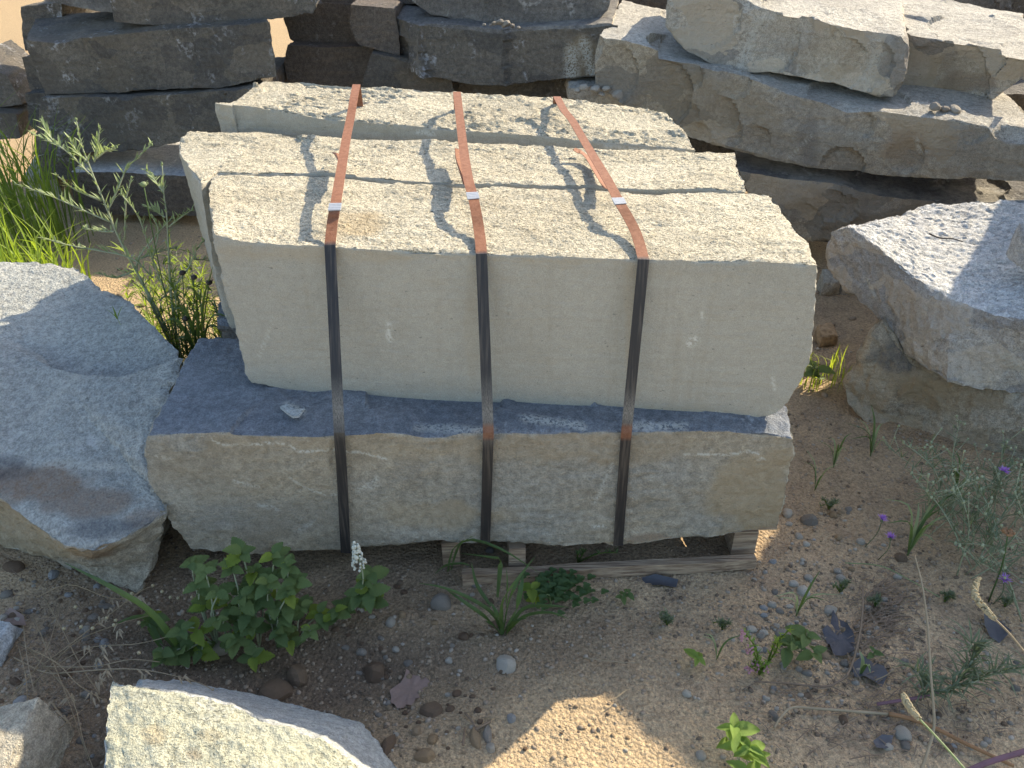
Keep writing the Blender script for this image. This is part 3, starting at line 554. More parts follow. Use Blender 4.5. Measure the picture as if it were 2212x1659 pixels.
plank('deck_board', (.30, 1.80, .052), (.78, .02, .06))
# steel straps: band, crimped seal, loose tail
def ribbon(pts, wid, thick, xdir, rusty, worn):
    b = MB(); v = []; f = []; P = np.asarray(pts, float); m = len(P); xd = np.asarray(xdir, float); xd /= np.linalg.norm(xd); rr = []; ww = []
    for i in range(m):
        d = P[min(i + 1, m - 1)] - P[max(i - 1, 0)]; d /= np.linalg.norm(d); s = xd - d * xd.dot(d); s /= np.linalg.norm(s); nn = -np.cross(s, d)
        v += [P[i] - s * wid / 2, P[i] + s * wid / 2, P[i] + s * wid / 2 + nn * thick, P[i] - s * wid / 2 + nn * thick]; rr += [rusty[i]] * 4; ww += [worn[i]] * 4
    for i in range(m - 1):
        for k in range(4): f.append((4 * i + k, 4 * i + (k + 1) % 4, 4 * i + 4 + (k + 1) % 4, 4 * i + 4 + k))
    f += [(3, 2, 1, 0), (4 * m - 4, 4 * m - 3, 4 * m - 2, 4 * m - 1)]
    b.add(v, f, rusty=rr, worn=ww); return b
def dense(P, step=.012):
    out = [P[0]]
    for a, b in zip(P[:-1], P[1:]):
        n = max(1, int(np.linalg.norm(b - a) / step)); out += [a + (b - a) * (i + 1) / n for i in range(n)]
    return np.array(out)
def strap(top, low, label, sealpos, tail, wornspan):
    T = [PZ(*q) for q in top]; T = list(smooth_line(T[:-1], 40)) + [T[-1]]
    Lw = [PY(*q) for q in low]
    back = T[0]; pre = [back + V(.0, .012, -.05), back + V(0, .01, -.3)]
    pts = dense(np.array(pre[::-1] + T + Lw)); front = T[-1]; kink = Lw[0]
    ye = front[1] + .004
    rusty = [1.0 if p[1] > ye - .001 else (0.75 if abs(p[2] - kink[2]) < .016 and wornspan[2] else 0.0) for p in pts]
    worn = [max(0, 1 - abs(p[2] - wornspan[0]) / wornspan[1]) if p[1] <= ye else 0.0 for p in pts]
    root = empty('steel_strap', (front[0], front[1], 0), label, 'strap', 'steel straps round the stone stack')
    ribbon(pts, .0248, .0013, (1, .02, 0), rusty, worn).build('band', 'strap', root, smooth=False)
    s = PZ(*sealpos); i = int(np.argmin(np.linalg.norm(np.asarray(T) - s, axis=1))); d = np.asarray(T[min(i + 1, 39)]) - np.asarray(T[i - 1]); d /= np.linalg.norm(d); c = np.asarray(T[i])
    sg = [c + d * t + V(0, 0, -.0012 + .0009 * (i_ % 2)) for i_, t in enumerate(np.linspace(-.015, .015, 9))]
    ribbon(sg, .0285, .0040, (1, .02, 0), [0] * 9, [0] * 9).build('seal', 'seal', root, smooth=False)
    tp = smooth_line([PZ(*q) for q in tail], 16)
    ribbon(tp, .023, .0012, (1, -.05, -.35), [1.0] * 16, [0.0] * 16).build('loose_tail', 'strap', root, smooth=False)
strap([(770, 183, .977), (764, 215, .965), (757, 256, .942), (748, 300, .926), (735, 380, .912), (724, 447, .898), (719, 475, .878), (716, 500, .862), (713, 530, .846)], [(733, 934, 1.518), (739, 1030, 1.521), (747, 1194, 1.522)],
      'rust topped steel strap nearest the left end of the strapped stone stack', (724, 447, .898), [(735, 380, .904), (739, 352, .897), (733, 338, .893), (726, 330, .893)], (.52, .07, 0))
strap([(987, 199, .955), (991, 235, .942), (995, 270, .93), (1001, 320, .917), (1011, 385, .910), (1022, 427, .898), (1029, 462, .880), (1034, 492, .862), (1038, 522, .850), (1040, 549, .840)], [(1055, 934, 1.536), (1052, 1040, 1.538), (1048, 1172, 1.541)],
      'rust topped steel strap round the middle of the strapped stone stack', (1022, 427, .898), [(1010, 400, .899), (1002, 375, .892), (993, 345, .888), (991, 322, .893)], (.50, .09, 1))
strap([(1203, 209, .926), (1218, 238, .925), (1237, 262, .92), (1266, 312, .91), (1310, 385, .905), (1339, 439, .894), (1357, 470, .878), (1373, 502, .862), (1383, 532, .850), (1390, 561, .842)], [(1353, 934, 1.547), (1345, 1040, 1.549), (1335, 1178, 1.551)],
      'rust topped steel strap nearest the right end of the strapped stone stack', (1339, 439, .894), [(1312, 408, .888), (1290, 372, .872), (1268, 338, .870), (1240, 321, .884)], (.50, .06, 1))

# ------------------------------------------------------------------ boulders round the stack
FT = [PZ(x, y, z) for x, y, z in [(-170, 990, .31), (-60, 1040, .28), (0, 1080, .25), (60, 1130, .23), (130, 1178, .215), (200, 1196, .21), (280, 1160, .23), (362, 1108, .255)]]
FB = [PZ(x, y, 0) for x, y in [(-170, 1170), (0, 1182), (60, 1196), (120, 1216), (200, 1250), (303, 1284)]]
BT = [PZ(x, y, z) for x, y, z in [(-170, 556, .46), (0, 564, .455), (90, 567, .455), (160, 572, .455), (222, 625, .445), (265, 634, .445), (390, 758, .415)]]
TRp = [PZ(393, 775, .425), PZ(342, 888, .37), PZ(315, 945, .345), PZ(317, 1010, .31), PZ(337, 1068, .275)]
hexrock('boulder', dict(FTL=FT[0], FTR=FT[-1], FBL=FB[0], FBR=FB[-1], BTL=BT[0], BTR=BT[-1], BBL=BT[0] * V(1, 1, 0) + V(0, -.05, -.02), BBR=BT[-1] * V(1, 1, 0) + V(-.03, -.05, -.02)),
        dict(FT=FT[1:-1], FB=FB[1:-1], BT=BT[1:-1], TR=TRp, FR=[PY(353, 1160, 1.515), PY(327, 1225, 1.50)]), .0085, {'top': 'boulder_top', '*': 'boulder_side'}, {'top': .0055, '*': .014}, 
        'large blue grey boulder with a rust stained edge, left of the strapped stack', 'boulder', None, 6, crown={'top': .03}, facet=.0, sharp=26, lam=(4, 4, 8), chip=.016,
        marks=[('top', [(80, 900), (190, 790)], 12, .35), ('top', [(60, 1000), (260, 1010)], 9, .5)], blobs=[('rust', ['top'], 60, 1040, 150, 42, .85), ('rust', ['top'], 200, 1085, 110, 34, .7), ('rust', ['top'], 300, 1120, 60, 25, .5), ('dark', ['top'], 250, 1140, 90, 26, .75), ('dark', ['top'], 20, 1010, 80, 30, .7), ('warm', ['front'], 60, 1150, 200, 60, .7), ('rust', ['front'], 205, 1185, 50, 25, .8)])
FT = [PZ(180, 1900, .19), PZ(600, 1920, .18), PZ(930, 1930, .12)]
BT = [PZ(x, y, z) for x, y, z in [(240, 1467, .192), (300, 1479, .194), (430, 1504, .192), (500, 1522, .188), (570, 1556, .182), (640, 1576, .176), (700, 1603, .168), (790, 1664, .155), (880, 1760, .14)]]
BB = [PZ(x, y, z) for x, y, z in [(246, 1464, .13), (300, 1466, .08), (420, 1474, .03), (560, 1500, .01), (700, 1536, 0), (785, 1562, 0), (815, 1605, 0), (862, 1662, 0), (960, 1800, 0)]]
hexrock('stone_chunk', dict(FTL=FT[0], FTR=FT[-1], FBL=FT[0] * V(1, 1, 0) + V(-.02, 0, -.02), FBR=FT[-1] * V(1, 1, 0) + V(.05, 0, -.02), BTL=BT[0], BTR=BT[-1], BBL=BB[0] * V(1, 1, 0) + V(0, 0, -.02), BBR=BB[-1]),
        dict(FT=FT[1:-1], BT=BT[1:-1], BB=BB[1:-1], TL=[PZ(222, 1660, .19), PZ(232, 1505, .192)]), .005, {'top': 'lowstone', 'back': 'lowback', '*': 'lowback'}, {'top': .007, 'back': .005, '*': .006},
        'pale sunlit chunk of stone in the foreground at the bottom edge of the picture', 'stone', None, 7, facet=.006, scoops=3, scoop_r=(.01, .025), scoop_edges=('BT', 'TL'), lam=(7, 7, 7), chip=.008, blobs=[('warm', ['top'], 330, 1585, 30, 20, .6), ('rust', ['top'], 420, 1630, 18, 14, .5), ('warm', ['top'], 455, 1590, 24, 16, .5)])
def Lr(pts, a, b, x0=1785, x1=2320): return [PY(p[0], p[1], p[2] if len(p) > 2 else a + (b - a) * (p[0] - x0) / (x1 - x0)) for p in pts]
FT = Lr([(1830, 488), (1880, 521), (1930, 561), (1985, 606), (2040, 641), (2085, 658), (2150, 681), (2212, 691), (2275, 706)], 2.44, 1.97)
FB = Lr([(1786, 577), (1825, 622), (1870, 657), (1905, 702), (1930, 742), (1985, 792, 2.2), (2045, 829, 2.1), (2100, 842, 2.1), (2212, 853, 2.1), (2275, 858, 2.1)], 2.42, 2.0)
BT = [PZ(x, y, .58) for x, y in [(1930, 466), (1990, 441), (2110, 433), (2212, 426), (2260, 424)]]
hexrock('boulder', dict(FTL=FT[0], FTR=FT[-1], FBL=FB[0], FBR=FB[-1], BTL=BT[0], BTR=BT[-1], BBL=V(1.2, 2.75, .36), BBR=V(1.95, 2.75, .3)),
        dict(FT=FT[1:-1], FB=FB[1:-1], BT=BT[1:-1], FL=Lr([(1796, 498), (1784, 530)], 2.44, 1.97), TL=[PZ(1875, 477, .6)]), .0085, {'top': 'grey_top', '*': 'grey_side'}, {'top': .010, '*': .012},
        'silver grey boulder with a flat sloping top, upper one of the pair at right', 'boulder', 'pair of boulders right of the stack', 8, facet=.020, scoops=1.5, scoop_r=(.015, .05), scoop_edges=('FT',), sharp=25, lam=(4, 9, 9), chip=.013, marks=[('front', [(2170, 770), (2215, 810)], 14, .8), ('front', [(1870, 600), (1890, 640)], 5, .5), ('front', [(1985, 760), (2010, 770)], 5, .5)])
FT = Lr([(1907, 690), (1935, 735), (1970, 782), (2035, 818), (2120, 836), (2212, 846), (2330, 856)], 2.36, 2.03)
FB = Lr([(1829, 872), (1860, 906), (1910, 931), (1970, 961), (2040, 999), (2090, 1004), (2150, 986), (2212, 1011), (2330, 1015)], 2.30, 1.97)
hexrock('boulder', dict(FTL=FT[0], FTR=FT[-1], FBL=FB[0], FBR=FB[-1], BTL=V(1.50, 2.8, .40), BTR=V(1.95, 2.72, .32), BBL=V(1.46, 2.75, -.02), BBR=V(1.9, 2.7, -.02)),
        dict(FT=FT[1:-1], FB=FB[1:-1], FL=Lr([(1880, 715), (1856, 752), (1844, 792), (1826, 832)], 2.34, 2.0)), .0085, {'*': 'brown_side'}, {'*': .014},
        'buff brown boulder resting on the soil, lower one of the pair at right', 'boulder', 'pair of boulders right of the stack', 9, facet=.020, sharp=25, lam=(5, 5, 7), chip=.015, blobs=[('dark', ['front'], 1945, 760, 60, 40, .7), ('warm', ['front'], 2050, 850, 130, 40, .7)])
hexrock('boulder', dict(FTL=V(1.624, 2.696, 1.36), FTR=V(3.1, 1.85, 1.3), FBL=V(2.3, 2.45, -.02), FBR=V(3.2, 1.6, -.02), BTL=V(2.74, 3.72, 1.38), BTR=V(3.9, 3.0, 1.35), BBL=V(2.95, 3.5, -.02), BBR=V(4, 2.9, -.02)),
        dict(FT=[V(1.948, 2.331, 1.36)], FB=[V(2.4, 2.2, 0)], FL=[V(2.0, 2.55, .9)], TL=[V(2.2, 2.86, 1.36)]), .03, {'*': 'grey_side', 'top': 'pale_top'}, {'*': .012}, 'tall grey boulder beyond the right edge that shades the foreground soil', 'boulder', None, 10, facet=.015, chip=.012)
def lump(name, px, py, rx, ry, Z, mat, label, cat, seed, group=None, h=None, amp=.01, ang=0.0, fac=.012):
    c = PZ(px, py, Z); t = (CAM_H - Z) / (-ray(px, py)[2]); a = rx * t / F; b = ry * t / F * 1.35; h = h or (a + b) * .7
    ca, sa = math.cos(ang), math.sin(ang); r = np.random.default_rng(seed)
    def q(x, y, z): 
        x, y = x + r.uniform(-.18, .18) * a, y + r.uniform(-.18, .18) * b
        return c + V(x * ca - y * sa, x * sa + y * ca, z + r.uniform(-.15, .1) * h)
    k = dict(FTL=q(-.8 * a, -.7 * b, h * .7), FTR=q(.75 * a, -.75 * b, h * .7), FBL=q(-a, -b, -.12 * h), FBR=q(a, -b, -.12 * h), BTL=q(-.7 * a, .8 * b, h), BTR=q(.7 * a, .8 * b, h), BBL=q(-a, b, -.12 * h), BBR=q(a, b, -.12 * h))
    return hexrock(name, k, {}, max(a, b) / 14, {'*': mat}, {'*': amp * 1.0}, label, cat, group, seed, facet=fac, chip=max(a, b) * .09, lam=(6 / max(a, .03) * .1, 6 / max(a, .03) * .1, 8 / max(a, .03) * .1), edge=.0)
lump('rock', 30, 1668, 92, 90, 0, 'boulder_side', 'tan rounded rock in the lower left corner', 'rock', 40, h=.13, amp=.004)
lump('rock', 2235, 555, 48, 34, .575, 'grey_side', 'small grey rock lying on the flat grey boulder top at the right edge', 'rock', 41, h=.09, amp=.003)
lump('rock', -10, 1400, 40, 34, 0, 'lowback', 'pale blue stone at the left edge below the blue grey boulder', 'rock', 42, h=.05, amp=.002)
lump('rock', 1782, 735, 22, 16, 0, 'p_orange', 'sunlit orange tan stone on the soil between the stack and the right boulders', 'rock', 43, h=.06, amp=.003)
lump('rock', 1786, 628, 20, 16, 0, 'boulder_side', 'shaded stone in the gap behind the right end of the stack, nearer one', 'rock', 44, h=.08, amp=.003)
lump('rock', 1830, 625, 24, 18, 0, 'boulder_side', 'shaded stone in the gap behind the right end of the stack, touching the grey boulder', 'rock', 45, h=.08, amp=.003)
lump('rock', 112, 412, 42, 34, 0, 'boulder_side', 'rounded greenish stone half hidden in the left grass', 'rock', 46, h=.2, amp=.004)

# ------------------------------------------------------------------ stacked slabs behind
WL, WM, WR = 'dark slabs of the left stack behind', 'dark slabs of the middle stack behind', 'slabs of the right pile behind'
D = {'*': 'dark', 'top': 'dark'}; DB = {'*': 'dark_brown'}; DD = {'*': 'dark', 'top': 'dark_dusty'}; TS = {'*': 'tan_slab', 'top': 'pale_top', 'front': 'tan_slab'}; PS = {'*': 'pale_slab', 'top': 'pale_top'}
kd = dict(facet=.016, lam=(3, 3, 18), chip=.005, sharp=22, amp={'*': .006}, strat=.004, scoops=2.2, scoop_r=(.03, .11), res=.0135, pocks=(('front', 9, .06, .22),))
slab('stone_slab', 'long dark slab second from the top in the left stack, with a dipped top edge', [(55, 88), (130, 98), (180, 84), (300, 72), (450, 60), (582, 46)], [(97, 206), (200, 203), (300, 197), (470, 190), (597, 168)], (4.2, 4.05), (-.24, .65, .03), D, [(62, 120), (80, 165)], [(590, 110)], seed=20, group=WL, **kd)
slab('stone_slab', 'dark slab with white flecks below the long slab in the left stack', [(82, 215), (200, 212), (400, 205), (560, 190)], [(70, 335), (180, 332), (300, 326), (420, 300), (560, 285)], (4.14, 4.0), (.02, .7, .0), D, seed=21, group=WL, **kd)
slab('stone_slab', 'brownish slab with a pale grey top on the ground under the left stack', [(150, 372), (260, 373), (330, 380), (450, 384)], [(160, 442), (240, 466), (340, 470), (460, 470)], (4.05, 4.0), (-.1, .95, -.02), {'*': 'dark_brown', 'top': 'grey_top'}, seed=22, group=WL, zb=0, **kd)
slab('stone_slab', 'dark slab bridging the top of the left stack over the sandy gap', [(235, -75), (690, -85)], [(245, 48), (330, 56), (400, 54), (520, 50), (590, 42), (676, 28)], (4.22, 4.1), (-.2, .7, .03), D, [(238, 0)], [(694, 0)], seed=23, group=WL, **kd)
slab('stone_slab', 'brownish slab at the top left of the left stack, cut by the picture edge', [(88, -70), (250, -75)], [(92, 2), (150, 15), (262, 32)], (4.5, 4.45), (.05, .6, .02), {'*': 'dark_dusty'}, seed=24, group=WL, **kd)
slab('stone_slab', 'dark end of a slab behind the upper left corner of the left stack', [(38, 16), (120, 6)], [(50, 108), (130, 112)], (4.75, 4.7), (.1, .6, .02), D, seed=25, group=WL, **kd)
slab('stone_slab', 'dark end of a slab behind the left stack, middle of three ends', [(42, 125), (130, 118)], [(60, 196), (140, 200)], (4.65, 4.6), (.1, .6, .02), D, seed=26, group=WL, **kd)
slab('stone_slab', 'dark end of a slab behind the left stack, lowest of three ends', [(48, 202), (130, 204)], [(62, 270), (130, 335)], (4.55, 4.5), (.1, .6, .02), D, seed=27, group=WL, **kd)
slab('stone_slab', 'dark low slab in the shade between the grass and the left stack', [(70, 340), (170, 338)], [(75, 392), (170, 395)], (4.35, 4.25), (.1, .5, 0), D, seed=39, group=WL, **kd)
slab('stone_slab', 'dark pointed stone at the left edge of the picture, upper of two', [(-90, 130), (8, 166)], [(-90, 242), (42, 228)], (4.85, 4.8), (.0, .5, .02), D, seed=28, group='dark stones at the left edge', **kd)
slab('stone_slab', 'dark stone at the left edge of the picture, lower of two above the grass', [(-90, 246), (28, 250)], [(-90, 310), (38, 300)], (4.75, 4.7), (.0, .5, .02), D, seed=29, group='dark stones at the left edge', **kd)
slab('stone_slab', 'small dark slab right of the sandy gap, second from the top', [(622, 18), (700, 8), (815, 15)], [(640, 95), (720, 102), (818, 95)], (4.6, 4.55), (.05, .6, .02), DB, [(609, 40), (626, 85)], seed=30, group=WM, **kd)
slab('stone_slab', 'dark low slab right of the sandy gap, touching the rear cream block', [(620, 98), (700, 105), (805, 100)], [(622, 184), (700, 192), (810, 194)], (4.5, 4.45), (.05, .6, .02), DB, [(612, 140)], seed=31, group=WM, **kd)
slab('stone_slab', 'thin brown slab at the top of the middle stack beside the left strap', [(685, -14), (900, -14)], [(692, 6), (770, 11), (900, 8)], (4.62, 4.55), (.05, .6, .02), DB, seed=32, group=WM, **kd)
slab('stone_slab', 'brown rounded slab end left of the big dark slab in the middle stack', [(757, 12), (850, 20)], [(772, 96), (860, 125)], (4.36, 4.3), (.05, .6, .02), DB, [(752, 50)], seed=33, group=WM, **kd)
slab('stone_slab', 'dark slab tucked under the big slab of the middle stack', [(802, 116), (880, 130), (970, 165)], [(778, 188), (980, 205)], (4.3, 4.25), (.05, .6, .02), D, seed=34, group=WM, **kd)
slab('stone_slab', 'big dark slab with sunlight painted on its right end in the middle stack', [(806, 18, 4.6), (860, 40, 4.36), (930, 62, 4.14), (1050, 78), (1230, 67), (1318, 60)], [(836, 112, 4.5), (870, 140, 4.32), (905, 168, 4.15), (1000, 190), (1080, 192), (1180, 182), (1283, 172)], (4.15, 3.98), (.08, .7, .05), {'*': 'dark', 'top': 'dark_dusty', 'right': 'pale_slab'}, [(803, 60, 4.6), (815, 95, 4.55)], [(1321, 90), (1302, 140)], seed=35, group=WM, marks=[('front', [(1235, 110), (1235, 165)], 16, .8), ('front', [(1260, 90), (1280, 165)], 12, .8)], blobs=[('warm', ['front'], 1262, 130, 40, 60, .7)], **kd)  # sunlight on the right end painted by pale face, marks and warm blob
slab('stone_slab', 'dark slab on top of the big middle slab, above its rubble', [(885, -14), (1310, -22)], [(889, 6), (925, 33), (1000, 47), (1100, 53), (1200, 57), (1287, 57)], (4.32, 4.17), (.08, .7, .05), {'*': 'dark_dusty'}, [(884, -5)], [(1316, 5), (1314, 22)], seed=36, group=WM, **kd)
slab('stone_slab', 'dark slab behind, between the middle stack and the pale slab', [(1305, -20), (1470, -20)], [(1308, 32), (1460, 40)], (4.7, 4.65), (.05, .6, .02), DB, seed=37, group=WM, **kd)
slab('stone_slab', 'brown stone wedged low between the middle stack and the right pile', [(1290, 58), (1400, 46), (1470, 40)], [(1300, 100), (1470, 110)], (4.6, 4.5), (.05, .5, .02), DB, seed=38, group=WM, **kd)
slab('stone_slab', 'flat pale rubble stone on the ground under the right pile', [(1225, 190), (1330, 182), (1440, 226)], [(1225, 222), (1440, 262)], (4.02, 3.9), (.05, .5, .03), PS, seed=50, group=WR, facet=.02, chip=.015)
kr = dict(facet=.028, lam=(3, 3, 12), chip=.006, res=.0105, sharp=22, amp={'*': .006}, strat=.004, scoops=4.0, scoop_r=(.03, .13), pocks=(('front', 16, .03, .09), ('top', 18, .05, .15)))
slab('stone_slab', 'long tan slab sloping down to the right, second from the bottom of the right pile', [(1293, 82), (1340, 86), (1400, 102), (1500, 142), (1640, 176), (1700, 202), (1780, 222), (1830, 243), (1900, 240), (2060, 262), (2140, 282), (2280, 304)], [(1287, 188), (1370, 240), (1430, 270), (1500, 302), (1600, 330), (1700, 352), (1800, 372), (2000, 388), (2100, 386), (2280, 396)], (3.88, 3.1), (.15, .75, .07), TS, [(1281, 130)], seed=51, group=WR,
     blobs=[('warm', ['front'], 1520, 220, 200, 60, .45), ('rust', ['front'], 1960, 320, 50, 40, .35), ('dark', ['front'], 1745, 310, 22, 60, .45), ('dark', ['front'], 2080, 330, 60, 60, .25)], marks=[('front', [(1755, 290), (1700, 350)], 3, .7), ('front', [(1980, 300), (1990, 330)], 4, .8)], **kr)
slab('stone_slab', 'big pale slab with ragged sunlit top, uppermost in the right pile', [(1446, -55), (1520, -22), (1594, 2), (1640, 20), (1744, 38), (1790, 52), (1864, 66), (1958, 80)], [(1437, 62), (1480, 108), (1530, 136), (1580, 160), (1660, 155), (1720, 165), (1800, 181), (1900, 211), (1932, 207)], (3.85, 3.5), (.3, .75, .06), PS, [(1440, 10)], [(1964, 105), (1959, 150), (1947, 186)], seed=52, group=WR, marks=[('front', [(1640, 40), (1600, 140)], 10, .6), ('front', [(1900, 110), (1870, 170)], 14, .5)], blobs=[('dark', ['front'], 1700, 80, 70, 40, .18), ('warm', ['front'], 1790, 130, 80, 40, .4)], **kr)
slab('stone_slab', 'pale slab with an orange stained face at the right edge of the right pile', [(1950, 70), (2010, 80), (2060, 95), (2120, 112), (2170, 121), (2250, 146)], [(1932, 192), (2000, 206), (2080, 216), (2140, 229), (2180, 201), (2250, 150)], (3.76, 3.4), (.3, .85, .08), PS, seed=53, group=WR, blobs=[('rust', ['front'], 2090, 180, 60, 22, .6), ('warm', ['front'], 2060, 160, 70, 40, .5), ('dark', ['front'], 2050, 130, 16, 40, .3)], **kr)
slab('stone_slab', 'shaded grey brown slab at the bottom of the right pile', [(1592, 368), (1700, 386), (1800, 396), (1900, 426), (2000, 440), (2280, 464)], [(1640, 470), (1745, 522), (1800, 530), (2000, 560), (2280, 565)], (3.62, 3.2), (.15, .8, .10), {'*': 'dark_dusty', 'front': 'tan_slab', 'top': 'dark_dusty'}, seed=54, group=WR, marks=[('front', [(1930, 480), (1960, 520), (2050, 540)], 3, .8), ('front', [(1850, 500), (1870, 530)], 4, .5)], **kr)
slab('stone_slab', 'dark slab with a lit corner behind the pale slabs at upper right', [(1930, -70), (2190, -45)], [(1940, 60), (2080, 85), (2140, 92), (2172, 85)], (4.7, 4.5), (.1, .7, .03), {'*': 'dark_dusty'}, [], [(2188, 20)], seed=55, group=WR, **kd)
slab('stone_slab', 'dark slab in the upper right corner of the picture', [(2186, -55), (2330, -55)], [(2172, 76), (2330, 90)], (4.72, 4.6), (.1, .7, .03), D, seed=56, group=WR, **kd)
slab('stone_slab', 'dark slab low behind the orange stained slab at the right edge', [(2120, 95), (2330, 95)], [(2110, 190), (2330, 200)], (4.6, 4.5), (.1, .7, .03), D, seed=57, group=WR, **kd)
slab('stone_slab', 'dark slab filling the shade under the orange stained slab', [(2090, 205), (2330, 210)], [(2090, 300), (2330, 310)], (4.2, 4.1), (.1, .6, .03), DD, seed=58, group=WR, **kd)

slab('stone_slab', 'added dark slab that fills in the shaded gap under the left half of the long tan slab', [(1330, 215), (1500, 290), (1640, 350)], [(1330, 330), (1500, 380), (1660, 440)], (4.25, 3.95), (.1, .5, .03), {'*': 'dark_brown'}, seed=59, group=WR, zb=0, **kd)  # added filler that hides lit sand and stands in for the dark gap

slab('stone_slab', 'added dark slab that fills in the shadow gap on the ground under the big middle slab', [(850, 150), (1100, 172), (1285, 168)], [(860, 240), (1285, 245)], (4.4, 4.3), (.05, .5, .02), D, seed=61, group=WM, zb=0, **kd)  # extra slab put in so the thin gap behind the stack reads dark
# ------------------------------------------------------------------ pebbles and gravel
def pebmesh(seed, sharpness):
    import bmesh
    bm = bmesh.new(); bmesh.ops.create_icosphere(bm, subdivisions=2, radius=1.0)
    r = np.random.default_rng(seed); v = np.array([q.co[:] for q in bm.verts])
    for _ in range(int(5 + 7 * sharpness)):
        n = r.normal(size=3); n /= np.linalg.norm(n); d = r.uniform(.62, .88); h = v @ n; ex = np.clip(h - d, 0, None); v -= n * ex[:, None] * (.5 + .5 * sharpness)
    v += .05 * np.stack([pn(v * 2.2 + seed, k) for k in range(3)], 1)
    for q, c in zip(bm.verts, v): q.co = c
    me = bpy.data.meshes.new('pebble'); bm.to_mesh(me); bm.free(); me.polygons.foreach_set('use_smooth', [sharpness < .5] * len(me.polygons)); return me
PM = {}
for mt in ('p_pale', 'p_grey', 'p_brown', 'p_orange', 'p_blue'):
    for k in range(6):
        m_ = pebmesh(300 + k, 0.15 + .14 * k); m_.materials.append(M[mt]); PM[mt, k] = m_
def pebble(px, py, rx, ry, mt, k, name, label, cat, group=None, ang=None, sink=.42):
    p = PG(px, py + ry * .5); t = (CAM_H - p[2]) / (-ray(px, py)[2]); a = rx * t / F; b = ry * t / F
    h = min(a, b) * random.uniform(.75, 1.0)
    o = bpy.data.objects.new(name, PM[mt, k % 6]); o.location = (float(p[0]), float(p[1]), float(p[2] + h * (1 - 2 * sink) * .75)); o.scale = (a, max(b, .7 * a) * 1.05, h)
    o.rotation_euler = (random.uniform(-.2, .2), random.uniform(-.2, .2), random.uniform(-.35, .35) if ang is None else ang); link(o)
    return tag(o, label, cat, group, 'thing')
NAMED = [
 (1094, 1424, 27, 26, 'p_pale', 4, 'pale angular stone in front of the green grass tuft'), (953, 1294, 26, 22, 'p_grey', 1, 'speckled grey cobble left of the grass tuft'),
 (935, 1528, 32, 17, 'p_brown', 5, 'flat tan brown stone next to the dried mauve leaf'), (810, 1440, 30, 27, 'p_brown', 4, 'dark brown blocky stone between the mauve leaf and the leafy weed'),
 (1028, 1583, 14, 26, 'p_orange', 5, 'upright orange brown stone at the edge of the sunny patch'), (1054, 1576, 12, 22, 'p_grey', 5, 'upright grey stone beside the orange brown one'),
 (934, 1592, 15, 13, 'p_orange', 3, 'tan stone on the brown soil above the orange cobble'), (918, 1626, 27, 16, 'p_orange', 4, 'broad orange cobble by the right end of the foreground stone chunk'),
 (1105, 1546, 12, 12, 'p_blue', 4, 'blue white flecked stone left of the sunny patch'), (645, 1446, 26, 30, 'p_brown', 5, 'red brown wedge shaped stone below the leafy weed'),
 (596, 1484, 44, 22, 'p_brown', 3, 'wide flat brown stone behind the foreground chunk'), (471, 1394, 30, 18, 'p_pale', 2, 'pale grey stone lying among the weed leaves'),
 (840, 1598, 17, 28, 'p_brown', 5, 'tall brown stone beside the right end of the foreground chunk'), (900, 1574, 12, 14, 'p_orange', 1, 'rounded tan stone left of the upright orange brown one'),
 (1060, 1610, 13, 13, 'p_pale', 4, 'pale tan stone where the shade meets the sunny sand'), (844, 1338, 12, 15, 'p_pale', 1, 'cream stone right of the flowering weed spike'),
 (1782, 1408, 13, 18, 'p_orange', 1, 'tan egg shaped stone by the dark dead leaf'), (1735, 1272, 15, 15, 'p_pale', 0, 'largest pale rounded stone right of the pallet corner'),
 (1793, 1314, 18, 12, 'p_pale', 3, 'pale flat stone above the dark dead leaf'), (1485, 1493, 12, 11, 'p_pale', 5, 'pale faceted stone on bare soil below the small seedling'),
 (1949, 1577, 18, 22, 'p_pale', 2, 'grey tan cobble left of the tall dry stem'), (1955, 1606, 13, 13, 'p_grey', 3, 'grey stone touching the grey tan cobble'), 
 (1672, 1540, 10, 17, 'p_grey', 4, 'upright grey stone at the left end of the orange twig'), (1822, 1549, 11, 15, 'p_brown', 4, 'brown stone just below the orange twig'),
 (1514, 1627, 12, 12, 'p_pale', 0, 'rounded stone at the right corner of the sunny patch'), (118, 1235, 13, 16, 'p_blue', 5, 'blue grey angular pebble below the left boulder'),
 (30, 1220, 26, 14, 'p_brown', 2, 'brown stone at the foot of the left boulder'), (14, 1280, 14, 12, 'p_grey', 0, 'grey pebble at the left edge under the boulder'),
 (1748, 1118, 20, 20, 'p_grey', 4, 'grey angular stone right of the lower block end'), (1700, 1104, 14, 13, 'p_pale', 3, 'pale stone tucked against the lower block end'),
 (1690, 1365, 20, 15, 'p_grey', 1, 'grey stone behind the broad green leaves'), (1945, 1200, 14, 14, 'p_brown', 2, 'brown grey stone behind the tall dry stem'),
 (2056, 1056, 12, 10, 'p_pale', 3, 'pale stone by the purple flowered weeds'), (1058, 1185, 10, 10, 'p_grey', 2, 'grey clod stone in the dark under the pallet'),
]
for k, (px, py, rx, ry, mt, v_, lab) in enumerate(NAMED): pebble(px, py, rx, ry, mt, v_, 'stone', lab, 'stone')
def inpoly(x, y, P):
    c = False; j = len(P) - 1
    for i in range(len(P)):
        if (P[i][1] > y) != (P[j][1] > y) and x < (P[j][0] - P[i][0]) * (y - P[i][1]) / (P[j][1] - P[i][1]) + P[i][0]: c = not c
        j = i
    return c
